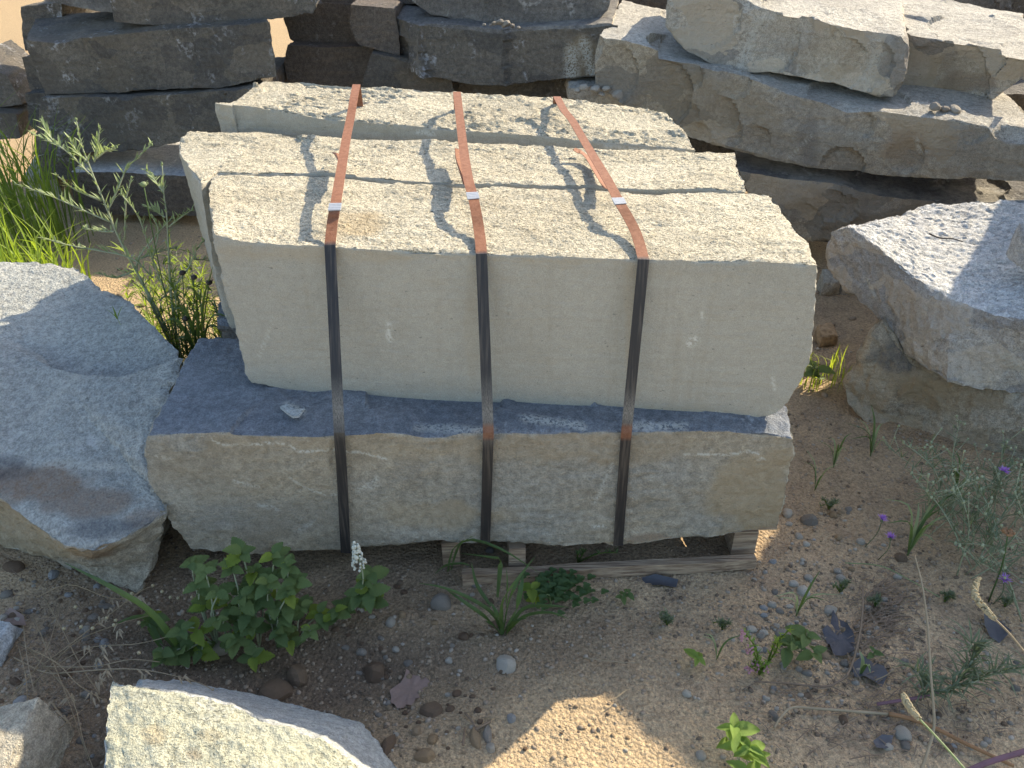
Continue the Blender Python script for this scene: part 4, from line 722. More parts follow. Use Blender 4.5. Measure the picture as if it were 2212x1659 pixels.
NO = [[(215, 1455), (430, 1465), (800, 1550), (880, 1659), (215, 1659)], [(-10, 1545), (80, 1545), (120, 1659), (-10, 1659)], [(-20, 1100), (380, 1100), (310, 1295), (200, 1260), (100, 1212), (-20, 1196)],
      [(380, 1000), (1720, 1000), (1690, 1180), (1630, 1235), (1160, 1250), (940, 1205), (410, 1205)], [(1820, 860), (2060, 1015), (2230, 1020), (2230, 500), (1800, 500)]]
ok = lambda x, y: not any(inpoly(x, y, P) for P in NO)
AREAS = [ # region, count, size range, materials, label, group
 ([(1640, 1120), (1900, 1090), (1960, 1300), (1880, 1480), (1600, 1420), (1630, 1240)], 104, (4.5, 12), ['p_pale'] * 5 + ['p_grey', 'p_blue', 'p_orange'], 'pebble on the shaded soil right of the pallet', 'right of the pallet'),
 ([(700, 1260), (1060, 1230), (1090, 1440), (1050, 1600), (880, 1640), (740, 1520)], 90, (4.5, 12), ['p_brown'] * 4 + ['p_orange', 'p_grey', 'p_pale', 'p_brown'], 'pebble on the crumbling soil left of the grass tuft', 'on the crumbling soil'),
 ([(0, 1200), (100, 1220), (310, 1300), (230, 1460), (210, 1655), (0, 1540)], 72, (5, 14), ['p_grey'] * 3 + ['p_brown', 'p_blue', 'p_brown', 'p_pale'], 'pebble among the dry grass at lower left', 'among the dry grass'),
 ([(1640, 1480), (2200, 1380), (2212, 1655), (1700, 1655)], 56, (5, 12), ['p_grey', 'p_pale', 'p_brown', 'p_pale', 'p_blue'], 'pebble among the twigs and weeds at lower right', 'among the twigs'),
 ([(860, 1600), (1060, 1560), (1300, 1500), (1540, 1659), (860, 1659)], 26, (3, 7), ['p_orange', 'p_pale', 'p_brown', 'p_orange'], 'pebble on the sunlit sandy triangle', 'on the sunlit sand'),
]
for P, n, (a, b), mts, lab, grp in AREAS:
    x0, x1 = min(p[0] for p in P), max(p[0] for p in P); y0, y1 = min(p[1] for p in P), max(p[1] for p in P); c = 0
    while c < n:
        x, y = random.uniform(x0, x1), random.uniform(y0, y1)
        if inpoly(x, y, P) and ok(x, y) and (random.random() < .15 or pn(np.array([[x / 75, y / 55, 3.3]]))[0] > .08):
            r_ = a + (b - a) * random.random() ** 2.2; mt = random.choice(mts); l2 = ('larger ' if r_ > a + .45 * (b - a) else 'small ') + {'p_pale': 'pale', 'p_grey': 'grey', 'p_brown': 'brown', 'p_orange': 'tan orange', 'p_blue': 'light grey'}[mt] + ' ' + lab
            pebble(x, y, r_ * random.uniform(.9, 1.3), r_ * random.uniform(.7, 1.0), mt, random.randrange(6), 'pebble', l2, 'pebble', l2.split(' on ')[0].split(' among ')[0] + 's ' + grp); c += 1
# grit: uncountable small grains, one mesh
import bmesh
_b = bmesh.new(); bmesh.ops.create_icosphere(_b, subdivisions=1, radius=1); iv = np.array([q.co[:] for q in _b.verts]); itf = np.array([[q.index for q in f.verts] for f in _b.faces]); _b.free()
def grit(n, region, size, name):
    out = []; fs = []; tone = []; o = 0; c = 0; r = np.random.default_rng(n)
    while c < n:
        x, y = r.uniform(*region[0]), r.uniform(*region[1])
        dns = region[2](x, y)
        if r.random() > dns: continue
        s = size[0] + (size[1] - size[0]) * r.random() ** 3
        v = iv * r.uniform(.75, 1.2, (len(iv), 1)) * np.array((s * r.uniform(.9, 1.4), s * r.uniform(.8, 1.1), s * r.uniform(.5, .8)))
        a = r.uniform(0, 6.28); ca, sa = math.cos(a), math.sin(a); v = np.stack([v[:, 0] * ca - v[:, 1] * sa, v[:, 0] * sa + v[:, 1] * ca, v[:, 2]], 1)
        out.append(v + (x, y, s * .15)); fs.append(itf + o); o += len(iv); tone += [r.random()] * len(iv); c += 1
    out = np.concatenate(out); cx = out.reshape(-1, len(iv), 3)[:, :, :2].mean(1); z = np.repeat(gz_np(cx[:, 0], cx[:, 1]), len(iv)); out[:, 2] += z
    me = mesh_np(name, out, np.concatenate(fs), True); fattr(me, 'tone', np.array(tone)); me.materials.append(M['gravel'])
    o_ = bpy.data.objects.new(name, me); link(o_); o_['kind'] = 'stuff'; return o_
def dens(x, y):
    d = .16 + .30 * math.exp(-(((x - .8) / .35) ** 2 + ((y - 1.35) / .3) ** 2)) + .18 * math.exp(-(((x + .3) / .35) ** 2 + ((y - 1.2) / .25) ** 2)) + .4 * math.exp(-(((x + 1) / .3) ** 2 + ((y - 1.25) / .3) ** 2))
    if y < 1.22 and -.2 < x < .5: d *= .4
    if -.72 < x < .62 and 1.58 < y < 2.7: d = 0.0
    return d
grit(11000, ((-1.35, 1.4), (.90, 2.3), dens), (.0015, .0068), 'gravel')
grit(900, ((-1.9, 1.9), (2.2, 4.0), lambda x, y: 1), (.004, .018), 'gravel')
# rubble on and between the slabs
def rubble(px, py, Y, r_, mt, lab, grp):
    t = r_ * SZ0(px, py, Y); p = PY(px, py, Y - .06) + V(0, 0, .2 * t); o = bpy.data.objects.new('rubble_stone', PM[mt, 3 + random.randrange(3)]); o.location = [float(q) for q in p]; o.scale = (t, t * .9, t * .6); o.rotation_euler = (R0(-.4, .4), R0(-.4, .4), R0(0, 3)); link(o); return tag(o, lab, 'rubble', grp, 'thing')
R0 = random.uniform; SZ0 = lambda px, py, Y: (Y / ray(px, py)[1]) / F
for px, py, r_ in [(1068, 52, 7), (1080, 50, 11), (1094, 53, 12), (1106, 57, 8), (1060, 55, 5), (1046, 54, 5), (1120, 60, 5), (1088, 58, 6)]: rubble(px, py, 4.1, r_, 'p_grey', 'small rubble stone heaped on the big dark middle slab', 'rubble on the middle slab')
for px, py, r_ in [(2018, 233, 14), (2040, 238, 12), (2062, 240, 16), (2078, 246, 9), (2010, 246, 8), (2050, 250, 7)]: rubble(px, py, 3.42, r_, 'p_pale' if px > 2050 else 'p_grey', 'broken stone flake on the sloping slab below the orange stained one', 'stone flakes on the sloping slab')
for px, py, r_ in [(1262, 190, 12), (1285, 196, 15), (1310, 194, 11), (1335, 206, 16), (1365, 214, 12), (1395, 224, 13), (1300, 206, 9), (1248, 198, 9)]: rubble(px, py, 3.93, r_, 'p_pale', 'pale rubble stone at the foot of the right pile', 'pale rubble under the right pile')
def flake(px, py, Z, label, pts):
    c = PZ(px, py, Z); b = MB(); v = [PZ(px + x, py + y, Z + .004 + .004 * math.sin(x * .3)) for x, y in pts]; n = len(v); u = [q - V(0, 0, .005) for q in v]
    b.add(v + u, [tuple(range(n))] + [(i, n + i, n + (i + 1) % n, (i + 1) % n) for i in range(n)]); o = b.build('stone_flake', 'lowback', origin=c, smooth=False); return tag(o, label, 'stone flake', None, 'thing')
flake(632, 886, .466, 'thin curled stone flake on the dark ledge near the left strap', [(-28, -8), (-12, -14), (6, -2), (26, -4), (14, 12), (0, 14), (-14, 4)])

# ------------------------------------------------------------------ plants: tools
def leafmesh(name, mat, serr=0.0, wid=.62, seg=9, droop=.18, foldv=.16, lobes=0, seed=0):
    r = np.random.default_rng(seed); v = []; f = []; L = []
    for i in range(seg * 2 + 1):
        t = i / (seg * 2); wv = wid / 2 * (math.sin(math.pi * min(1, t ** .72)) ** .8) * (1 if t < .999 else 0) + .004
        if serr: wv *= 1 + serr * (1 if i % 2 else -1) * (.4 + .6 * math.sin(math.pi * t))
        if lobes: wv *= .55 + .45 * abs(math.cos(math.pi * lobes * t))
        z = -droop * t * t; rip = .02 * math.sin(i * 1.7 + seed)
        v += [(-wv, t + serr * .12 * (1 if i % 2 else 0), z + foldv * wv / wid * 1.2 + rip), (0, t, z), (wv, t + serr * .12 * (1 if i % 2 else 0), z + foldv * wv / wid * 1.2 - rip)]
    for i in range(seg * 2): a = 3 * i; f += [(a, a + 1, a + 4, a + 3), (a + 1, a + 2, a + 5, a + 4)]
    me = bpy.data.meshes.new(name); me.from_pydata(v, [], f); me.update(); me.polygons.foreach_set('use_smooth', [True] * len(f)); me.materials.append(M[mat]); return me
def place(me, name, parent, base, d, up, size, kind=None):
    d = np.asarray(d, float); d /= np.linalg.norm(d); up = np.asarray(up, float); s = np.cross(d, up); s /= np.linalg.norm(s) + 1e-9; u = np.cross(s, d)
    o = bpy.data.objects.new(name, me); link(o, parent); b = np.asarray(base, float) - np.array(parent.location)
    o.matrix_basis = Matrix(((s[0] * size, d[0] * size, u[0] * size, b[0]), (s[1] * size, d[1] * size, u[1] * size, b[1]), (s[2] * size, d[2] * size, u[2] * size, b[2]), (0, 0, 0, 1))); return o
R = random.uniform
NET = [leafmesh('leaf', 'nettle', .13, .66, 8, R(.1, .4), R(.1, .3), 0, k) for k in range(5)]
NETL = [leafmesh('leaf', 'lime', .13, .66, 8, R(.1, .4), R(.1, .3), 0, k) for k in range(2)]
BRI = [leafmesh('leaf', 'seedling', .03, .52, 6, R(.1, .4), .3, 0, k) for k in range(3)]
BRO = [leafmesh('leaf', 'nettle', .0, .60, 6, R(.1, .4), .25, 0, k) for k in range(2)]
def rosette(root, c, size, n, meshes, up=(0, 0, 1), tilt=.35, lime=.12, phase=None):
    a0 = R(0, 6.28) if phase is None else phase
    for k in range(n):
        a = a0 + k * math.pi / 2 + R(-.25, .25) if n > 3 else a0 + k * 2 * math.pi / n + R(-.3, .3); s = size * (1.0 if k % 4 < 2 else .72) * R(.8, 1.12) * (.8 if k >= 4 else 1)
        d = (math.cos(a), math.sin(a), tilt * R(-.6, 1.0) + (.5 if k >= 4 else 0)); place(random.choice(NETL if (meshes is NET and random.random() < lime) else meshes), 'leaf', root, np.asarray(c, float) + V(0, 0, .003 * k), d, up, s)
SZ = lambda px, py, z: (CAM_H - z) / (-ray(px, py)[2]) / F     # metres per picture unit at that spot

# big leafy weed in front of the lower block
root = empty('leafy_weed', PG(520, 1400), 'bushy green weed with toothed leaves in front of the lower stone block', 'plant')
ros = [(414, 1223), (524, 1200), (592, 1206), (599, 1248), (622, 1228), (432, 1269), (471, 1284), (503, 1230), (549, 1237), (542, 1269), (560, 1291), (623, 1284), (496, 1319), (524, 1298), (453, 1305), (393, 1365), (354, 1418), (393, 1411), (436, 1411), (546, 1361), (602, 1369), (652, 1315), (546, 1425), (510, 1390), (627, 1390), (609, 1326), (520, 1345), (470, 1345), (580, 1262), (640, 1262), (445, 1240)]
st = MB(); bases = [PG(505, 1402), PG(560, 1400), PG(600, 1400), PG(470, 1400)]
for k, (x, y) in enumerate(ros):
    z = max(.025, min(.23, (1430 - y) / 1000 + R(-.02, .02))); c = PZ(x, y, z); b = min(bases, key=lambda q: np.linalg.norm(q - c)); mid = (b + c) / 2 + V(R(-.02, .02), R(-.01, .02), .03); st.tube(smooth_line([b, mid, c], 7), .0028, .0017, 5)
    rosette(root, c, R(34, 50) * SZ(x, y, z), 6 if k % 3 else 4, NET, (R(-.15, .15), R(-.6, -.2), 1))
    m = b + (c - b) * .6 + V(0, 0, .02)
    if k % 2: rosette(root, m, R(34, 50) * SZ(x, y, z), 2, NET, (0, -.4, 1), lime=.35)
st.build('stem', 'weedstem', root)
root = empty('leafy_weed', PG(720, 1370), 'low runner of toothed leaves between the bushy weed and the flower spike', 'plant')
st = MB(); b0 = PG(640, 1400)
for x, y in [(670, 1365), (652, 1318), (726, 1326), (700, 1350), (740, 1310), (688, 1330)]:
    z = R(.03, .08); c = PZ(x, y, z); st.tube(smooth_line([b0, (b0 + c) / 2 + V(0, 0, .02), c], 6), .0024, .0015, 5); rosette(root, c, R(32, 46) * SZ(x, y, z), 5, NET, (0, -.3, 1))
st.build('stem', 'weedstem', root)
root = empty('leafy_weed', PG(790, 1290), 'weed with a white flower spike in front of the left strap', 'plant')
st = MB(); b0 = PG(748, 1325); tip = PZ(768, 1178, .26); mid = PZ(784, 1260, .13); st.tube(smooth_line([b0, mid, tip], 12), .003, .0015, 6); st.build('stem', 'weedstem', root)
for x, y, z in [(790, 1262, .12), (796, 1280, .10), (775, 1285, .09), (800, 1245, .14), (770, 1300, .06), (805, 1300, .07)]: rosette(root, PZ(x, y, z), R(34, 46) * SZ(x, y, z), 4, NET, (R(-.3, .3), -.6, 1))
fl = MB()
for k in range(110):
    t = random.random() ** .8; c = mid + (tip - mid) * (.42 + .58 * t); rr = .017 * (1 - .7 * t); a = R(0, 6.28); fl.ball(c + V(rr * math.cos(a), rr * math.sin(a), R(-.005, .005)), R(.0022, .0042), (1, 1, 1.2), 5, 3)
fl.build('flower_spike', 'white', root)

# grass tuft in the centre
def blades(root, lst, zs, w, mat, name='blade', prof=None):
    for k, pts in enumerate(lst):
        n = len(pts); P = []
        zt = zs[k] if isinstance(zs, (list, tuple)) else zs
        for i, q in enumerate(pts):
            t = i / (n - 1); h = zt * math.sin(min(1.0, t * 1.15) * math.pi * .5) if len(q) < 3 else q[2]; P.append(PG(q[0], q[1]) if i == 0 and len(q) < 3 else PZ(q[0], q[1], h))
        b = MB(); b.blade(P, w * R(.85, 1.15), 10, fold=.22); b.build(name, mat, root)
root = empty('grass_tuft', PG(1088, 1370), 'green grass tuft with arching blades on the soil before the pallet', 'grass tuft')
blades(root, [[(1084, 1372), (1087, 1301), (1116, 1255), (1156, 1202)], [(1084, 1372), (1063, 1326), (1009, 1291), (953, 1269), (905, 1260)], [(1077, 1365), (1045, 1333), (1002, 1301), (963, 1273)], [(1091, 1365), (1116, 1319), (1126, 1269), (1130, 1241)],
     [(1094, 1369), (1133, 1333), (1187, 1324), (1229, 1337)], [(1096, 1365), (1133, 1316), (1187, 1310), (1228, 1312)], [(1080, 1369), (1063, 1350), (1048, 1342)], [(1088, 1368), (1098, 1310), (1112, 1270), (1128, 1244)], [(1086, 1370), (1074, 1330), (1060, 1300)], [(1093, 1372), (1110, 1345), (1140, 1335)]],
     [.20, .13, .11, .17, .09, .10, .05, .16, .09, .05], .0145, 'grass_dk')
blades(root, [[(1094, 1310, .06), (1096, 1265, .13), (1094, 1226, .17)]], .1, .005, 'grass_dk')
root = empty('grass_tuft', PG(1080, 1262), 'long arching grass blades in front of the pallet opening', 'grass tuft')
blades(root, [[(968, 1235, .0), (980, 1186, .10), (1020, 1167, .15), (1080, 1186, .16), (1126, 1213, .13), (1168, 1240, .08)], [(975, 1232, 0), (990, 1185, .1), (1010, 1165, .17), (1024, 1158, .19)], [(1075, 1290, .01), (1080, 1215, .11), (1060, 1205, .13), (990, 1195, .10)], [(940, 1240, .01), (965, 1222, .05), (1000, 1218, .06), (1020, 1225, .05)], [(1060, 1310, .0), (1030, 1265, .05), (1018, 1215, .11)]], .1, .011, 'grass_dk')
# lone broad blades at left
root = empty('grass_tuft', PG(345, 1345), 'few wide grass blades between the left boulder and the bushy weed', 'grass tuft')
blades(root, [[(400, 1420), (330, 1330), (250, 1275), (140, 1216)], [(395, 1415), (330, 1345), (290, 1335), (245, 1350)], [(420, 1410), (370, 1370), (335, 1345)], [(350, 1400), (330, 1365), (318, 1350), (328, 1358)]], [.22, .06, .05, .05], .018, 'grass_dk')
for lab, base, n, hgt, w in [('single thin grass tuft by the lower boulder at right', (1880, 985), 6, .16, .008), ('pale grass tuft on the soil left of the purple flowers', (1960, 1200), 9, .22, .009), ('thin grass tuft beside the broad leaved seedling', (1720, 1330), 5, .12, .007), ('two small upright blades beside the lower dark leaf', (1858, 1460), 3, .09, .010), ('sparse grass wisps in front of the lower boulder', (1800, 1010), 6, .13, .006),
                           ('tiny grass seedling by the yellow green weed', (1548, 1425), 3, .09, .006), ('small grass wisps right of the clover patch', (1190, 1310), 5, .07, .006), ('sparse grass blades on soil between the block and the boulders', (1760, 1060), 4, .12, .005), ('small grass sprig in the soil below the pallet board', (1445, 1345), 4, .05, .004), ('thin grass under the right boulder overhang', (2060, 1080), 8, .20, .007)]:
    root = empty('grass_tuft', PG(*base), lab, 'grass tuft'); b0 = np.array(root.location)
    for k in range(n):
        a = R(0, 6.28); l = hgt * R(.6, 1.15); b = MB(); b.blade([b0, b0 + V(math.cos(a) * l * .2, math.sin(a) * l * .15, l * .65), b0 + V(math.cos(a) * l * R(.4, .8), math.sin(a) * l * .4, l * R(.6, .95))], w, 7); b.build('blade', 'grass_dk' if k % 2 else 'weed', root)

# tall pale weed left of the stack
def at(px, py, Y=2.3, j=.0): return PY(px, py, Y + R(-j, j))
WY = 2.28
root = empty('tall_weed', V(-.95, WY, 0), 'tall pale green weed with thin branching stems left of the stack', 'plant')
br = MB(); lf = MB()
LINES = [[(400, 800), (345, 680), (303, 602), (255, 510), (233, 456), (204, 386), (190, 350), (175, 310), (164, 257)], [(193, 376), (146, 328), (102, 303), (69, 288)], [(113, 303), (88, 259)], [(204, 350), (211, 314), (215, 277)], [(208, 343), (230, 326), (252, 317)], [(219, 434), (160, 408), (120, 376)],
 [(241, 481), (175, 452), (109, 423), (33, 397)], [(233, 456), (255, 408), (273, 365), (303, 335), (328, 312)], [(270, 518), (272, 437), (284, 383)], [(390, 780), (372, 660), (365, 565), (361, 474), (354, 419), (350, 354)], [(354, 416), (334, 390), (317, 368)], [(357, 470), (335, 455), (313, 445)], [(365, 490), (390, 470), (416, 452)],
 [(380, 770), (320, 640), (295, 572), (332, 514), (372, 470)], [(330, 600), (284, 558), (204, 540), (146, 529), (91, 514)], [(345, 650), (400, 590), (425, 540), (440, 520)], [(420, 560), (452, 562)], [(360, 640), (330, 560), (300, 470), (262, 420)], [(330, 560), (342, 500), (330, 470)], [(190, 350), (168, 330), (150, 300)], [(246, 500), (222, 500), (180, 492)], [(290, 585), (250, 600), (215, 590)], [(300, 560), (340, 545), (380, 535)]]
for k, ln_ in enumerate(LINES):
    Yb = WY + (0 if k in (0, 9) else R(-.1, .1)); P = [PY(x, y, WY + (Yb - WY) * i / max(1, len(ln_) - 1)) for i, (x, y) in enumerate(ln_)]; S = smooth_line(P, max(6, len(ln_) * 3)); main = k in (0, 9, 13)
    br.tube(S, .0042 if main else .0026, .0014, 5); L = len(S)
    for i in range(1 if not main else 3, L):
        for rep in range(2 if main else 3):
            t = S[i] - S[i - 1]; t /= np.linalg.norm(t); d = t * R(.5, 1) + V(R(-1, 1), R(-.8, .8), R(-.2, .9)) * .75; d /= np.linalg.norm(d); s = R(.016, .036) * (1.3 if i < L * .6 else .8)
            p0 = S[i] - (S[i] - S[i - 1]) * random.random(); lf.blade([p0, p0 + d * s * .5, p0 + d * s + V(0, 0, -.002)], R(.0045, .0075), 3)
    lf.ball(S[-1], .0035, (1, 1, 1.4), 5, 3)
br.build('branching_stem', 'weedstem', root); lf.build('foliage', 'weed', root, kind='stuff')
# lush green growth at its foot
root = empty('bushy_weed', V(-.93, 2.2, 0), 'dense sunlit green weed at the foot of the tall pale weed', 'plant')
lf = MB(); stm = MB()
for k in range(46):
    b0 = V(R(-1.12, -.86), R(2.12, 2.5), 0); h = R(.25, .52) * (1.0 if b0[0] < -.9 else .9); tip = b0 + V(R(-.14, .10), R(-.08, .08), h); S = smooth_line([b0, (b0 + tip) / 2 + V(R(-.03, .03), 0, .02), tip], 9); stm.tube(S, .0026, .0012, 4)
    for i in range(2, 9):
        for rep in range(5):
            d = V(R(-1, 1), R(-1, 1), R(-.1, .9)); d /= np.linalg.norm(d); s = R(.025, .06); lf.blade([S[i], S[i] + d * s * .5 + V(0, 0, .004), S[i] + d * s], R(.004, .007), 3)
stm.build('stems', 'weedstem', root, kind='stuff'); lf.build('foliage', 'grass', root, kind='stuff')
root = empty('broad_grass_plant', V(-.83, 2.12, 0), 'dark green plant with wide arching leaves beside the stack', 'plant')
for pts in [[(430, 760, .2), (420, 690, .4), (440, 655, .47), (478, 650, .45)], [(425, 770, .2), (400, 720, .33), (375, 690, .4), (345, 700, .36)], [(440, 770, .2), (450, 700, .38), (470, 680, .42), (492, 686, .38)], [(430, 760, .2), (430, 680, .42), (420, 630, .52), (400, 618, .54)], [(435, 765, .2), (445, 715, .36), (462, 705, .37), (480, 715, .33)], [(420, 765, .2), (405, 735, .3), (390, 730, .3), (372, 742, .26)], [(430, 765, .2), (410, 700, .4), (395, 670, .45), (365, 665, .44)], [(436, 760, .2), (442, 650, .48), (455, 600, .56), (460, 575, .6)]]:
    b = MB(); P = [PY(x, y, 2.12) for x, y, z in pts]; b.blade(P, .020, 9, fold=.2); b.build('leaf', 'nettle', root)
root = empty('seed_stalks', V(-.86, 2.16, 0), 'thin stalks with dark dried flower heads beside the stack', 'plant')
for x, y, bx in [(394, 589, 408), (419, 599, 425), (452, 610, 440), (500, 706, 470), (401, 688, 412), (310, 398, 392)]:
    P = [PY(bx, 790, 2.15), PY((bx + x) / 2 + R(-6, 6), (790 + y) / 2, 2.13), PY(x, y, 2.12)]; b = MB(); b.tube(smooth_line(P, 8), .0018, .0014, 5); b.build('stalk', 'grass_dk', root); b = MB(); b.ball(P[-1], .0095, (1, 1, .75), 9, 5)
    for q in range(14): a = R(0, 6.28); b.tube([P[-1], P[-1] + V(math.cos(a) * .013, math.sin(a) * .013, R(-.004, .01))], .0012, .0004, 3)
    b.build('flower_head', 'darkhead' if x != 310 else 'weed', root)
root = empty('bushy_weed', V(-1.15, 2.65, 0), 'loose yellow green weeds on the sunny sand behind the tall pale weed', 'plant')
lf = MB(); stm = MB()
for k in range(40):
    b0 = V(R(-1.42, -1.0), R(2.45, 2.95), 0); h = R(.12, .42); tip = b0 + V(R(-.12, .12), R(-.08, .08), h); S = smooth_line([b0, (b0 + tip) / 2 + V(R(-.03, .03), 0, .02), tip], 8); stm.tube(S, .0026, .0012, 4)
    for i in range(2, 8):
        for rep in range(4):
            d = V(R(-1, 1), R(-1, 1), R(-.1, .9)); d /= np.linalg.norm(d); s = R(.03, .07); lf.blade([S[i], S[i] + d * s * .5 + V(0, 0, .004), S[i] + d * s], R(.004, .008), 3)
stm.build('stems', 'weedstem', root, kind='stuff'); lf.build('foliage', 'lime', root, kind='stuff')
# left grass
def clump(lab, x0, x1, y0, y1, n, h, mat, w=.009):
    root = empty('grass_clump', V((x0 + x1) / 2, (y0 + y1) / 2, 0), lab, 'grass'); b = MB()
    for k in range(n):
        p = V(R(x0, x1), R(y0, y1), 0); a = R(0, 6.28); l = h * R(.45, 1.15); lean = R(.08, .55)
        b.blade([p, p + V(math.cos(a) * l * lean * .3, math.sin(a) * l * lean * .3, l * .6), p + V(math.cos(a) * l * lean, math.sin(a) * l * lean, l * (1 - .45 * lean))], w * R(.7, 1.3), 5)
    o = b.build('blades', mat, root, kind='stuff')
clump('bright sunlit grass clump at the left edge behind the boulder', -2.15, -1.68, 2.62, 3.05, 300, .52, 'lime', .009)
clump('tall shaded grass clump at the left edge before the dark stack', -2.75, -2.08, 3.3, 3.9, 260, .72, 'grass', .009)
clump('sparse low grass on the sand left of the stack', -1.6, -1.05, 2.5, 3.0, 60, .13, 'grass', .005)
clump('bright little grass clump between the stack and the right boulders', 1.02, 1.2, 2.42, 2.6, 60, .11, 'lime', .005)

# seedlings
def seedling(lab, px, py, lst, meshes, z=.03, mat='weedstem', name='seedling'):
    root = empty(name, PG(px, py), lab, 'seedling'); b0 = np.array(root.location); s_ = MB()
    for x, y, zz, n, size in lst:
        c = PZ(x, y, zz); s_.tube([b0, (b0 + c) / 2 + V(0, 0, .005), c], .0016, .0011, 4); rosette(root, c, 1.3 * size * SZ(x, y, zz), n, meshes, (0, -.35, 1), .5)
    s_.build('stem', mat, root)
seedling('seedling coloured bright as if sunlit, with pale green leaves at the bottom edge', 1600, 1655, [(1583, 1580, .06, 5, 44), (1575, 1600, .04, 3, 34)], BRI)
seedling('lower bright seedling with rounded leaves at the bottom edge', 1622, 1670, [(1618, 1622, .05, 5, 40), (1632, 1640, .04, 4, 34), (1600, 1612, .05, 3, 34), (1612, 1668, .03, 3, 34)], BRI)
seedling('small four leaved seedling on bare soil', 1505, 1432, [(1506, 1425, .025, 4, 26)], BRI)
seedling('weed with broad dark leaves left of the dead leaf', 1730, 1410, [(1742, 1375, .05, 4, 34), (1756, 1412, .035, 4, 30), (1715, 1395, .04, 4, 34), (1700, 1400, .03, 3, 32)], BRO)
seedling('tiny two leaved sprout on the dark leaf litter', 1886, 1420, [(1886, 1412, .02, 4, 16)], BRO)
seedling('yellow green round leaves beside the grass tuft', 1150, 1310, [(1148, 1275, .04, 3, 30), (1160, 1292, .03, 3, 24)], NETL)
seedling('little green sprout in the soil under the pallet end', 1352, 1290, [(1355, 1283, .02, 5, 16), (1345, 1290, .015, 4, 14)], BRO)
seedling('dark leaf weed at the left side of the bushy weed', 340, 1340, [(335, 1335, .04, 5, 30), (318, 1350, .03, 4, 24)], NET)
seedling('small green weed between block and right boulders', 1760, 830, [(1762, 800, .06, 5, 34), (1755, 815, .04, 4, 28)], BRO)
cl = MB()
for k in range(150):
    x, y = random.gauss(1200, 36), random.gauss(1268, 18); c = PZ(x, y, R(.015, .045))
    for q in range(3): a = 2.1 * q + R(-.3, .3); d = V(math.cos(a), math.sin(a), .15); cl.blade([c, c + d * .006, c + d * .012], .011, 3, prof=lambda t: .25 + math.sin(math.pi * min(1, t + .05)) * .9)
o = cl.build('clover', 'grass_dk', origin=PG(1200, 1270)); o['kind'] = 'stuff'
def feathery(lab, base, tops, mat='seedling', leaf=.02, n=9, w=.003, name='feathery_weed', headmat=None, cat='plant', zs=.12):
    root = empty(name, PG(*base), lab, cat); b0 = np.array(root.location); s_ = MB(); l_ = MB(); h_ = MB()
    for x, y, zz in tops:
        c = PZ(x, y, zz); S = smooth_line([b0, (b0 + c) / 2 + V(R(-.01, .01), 0, .015), c], n + 2); s_.tube(S, .0022, .0012, 5)
        for i in range(1, n + 2):
            for q in range(5):
                d = V(R(-1, 1), R(-1, 1), R(0, 1)); d /= np.linalg.norm(d); s = leaf * R(.6, 1.2); l_.blade([S[i], S[i] + d * s * .5, S[i] + d * s], w, 3)
        if headmat:
            for q in range(16): h_.ball(c + V(R(-.008, .008), R(-.008, .008), R(-.02, .006)), .0028, (1, 1, 1.3), 5, 3)
    s_.build('stem', 'grass', root); l_.build('foliage', mat, root, kind='stuff')
    if headmat: h_.build('flower_head', headmat, root, kind='stuff')
feathery('feathery weed with a pink tipped flower stalk at lower right', (1640, 1458), [(1608, 1366, .11), (1622, 1400, .08), (1640, 1430, .04), (1655, 1440, .03), (1620, 1440, .03), (1630, 1436, .03)], 'seedling', .016, 9, .0024, headmat='pinkbud')
feathery('bright yellow green leaf stalk beside the feathery weed', (1655, 1440), [(1680, 1385, .09), (1704, 1362, .11)], 'lime', .014, 7, .0035)
feathery('low feathery weed under the pallet end', (1248, 1215), [(1250, 1195, .05), (1262, 1192, .05), (1332, 1194, .05)], 'grass_dk', .014, 5, .003)
for lab, x, y in [('feathery green weed flat on pebbles beside the brown root litter', 1890, 1310), ('feathery green weed on pebbles below the pallet right corner', 1815, 1280), ('tiny feathery weed left of the feathery pink tipped weed', 1560, 1360), ('tiny feathery weed on bare soil right of the grass tuft', 1440, 1350), ('faint feathery weed right of the lower block end', 1790, 1100), ('feathery green weed just right of the tall dry stem', 2040, 1300), ('feathery green weed behind the curved tan seed head', 2170, 1310)]:
    feathery(lab, (x, y), [(x + R(-20, 20), y - R(4, 22), .02) for _ in range(5)], 'knap', .014, 5, .0028)
# sage branch lying at lower right
root = empty('fallen_weed', PG(2060, 1490), 'sage green weed with narrow curved leaves leaning across the lower right soil', 'plant')
S = smooth_line([PZ(1895, 1521, .015), PZ(1990, 1505, .03), PZ(2080, 1480, .05), PZ(2150, 1455, .06), PZ(2230, 1440, .07)], 24); b = MB(); b.tube(S[:9], .0038, .0036, 6); b.build('lower_stem', 'purplestem', root); b = MB(); b.tube(S[8:], .0036, .0028, 6)
S2 = smooth_line([PZ(2060, 1485, .04), PZ(2085, 1450, .07), PZ(2105, 1415, .10), PZ(2098, 1390, .12)], 12); b.tube(S2, .0026, .0014, 5); S3 = smooth_line([PZ(1995, 1503, .02), PZ(1992, 1470, .05), PZ(1975, 1445, .07)], 8); b.tube(S3, .002, .001, 5); b.build('stem', 'weedstem', root)
lf = MB()
for SS, n in ((S[6:], 5), (S2, 6), (S3, 5)):
    for p in SS:
        for q in range(n):
            d = V(R(-1, 1), R(-1, .9), R(-.1, .8)); d /= np.linalg.norm(d); s = R(.04, .075); lf.blade([p, p + d * s * .5 + V(0, 0, .008), p + d * s + V(R(-.008, .008), 0, -.004)], .0046, 5)
lf.build('foliage', 'knap', root, kind='stuff')
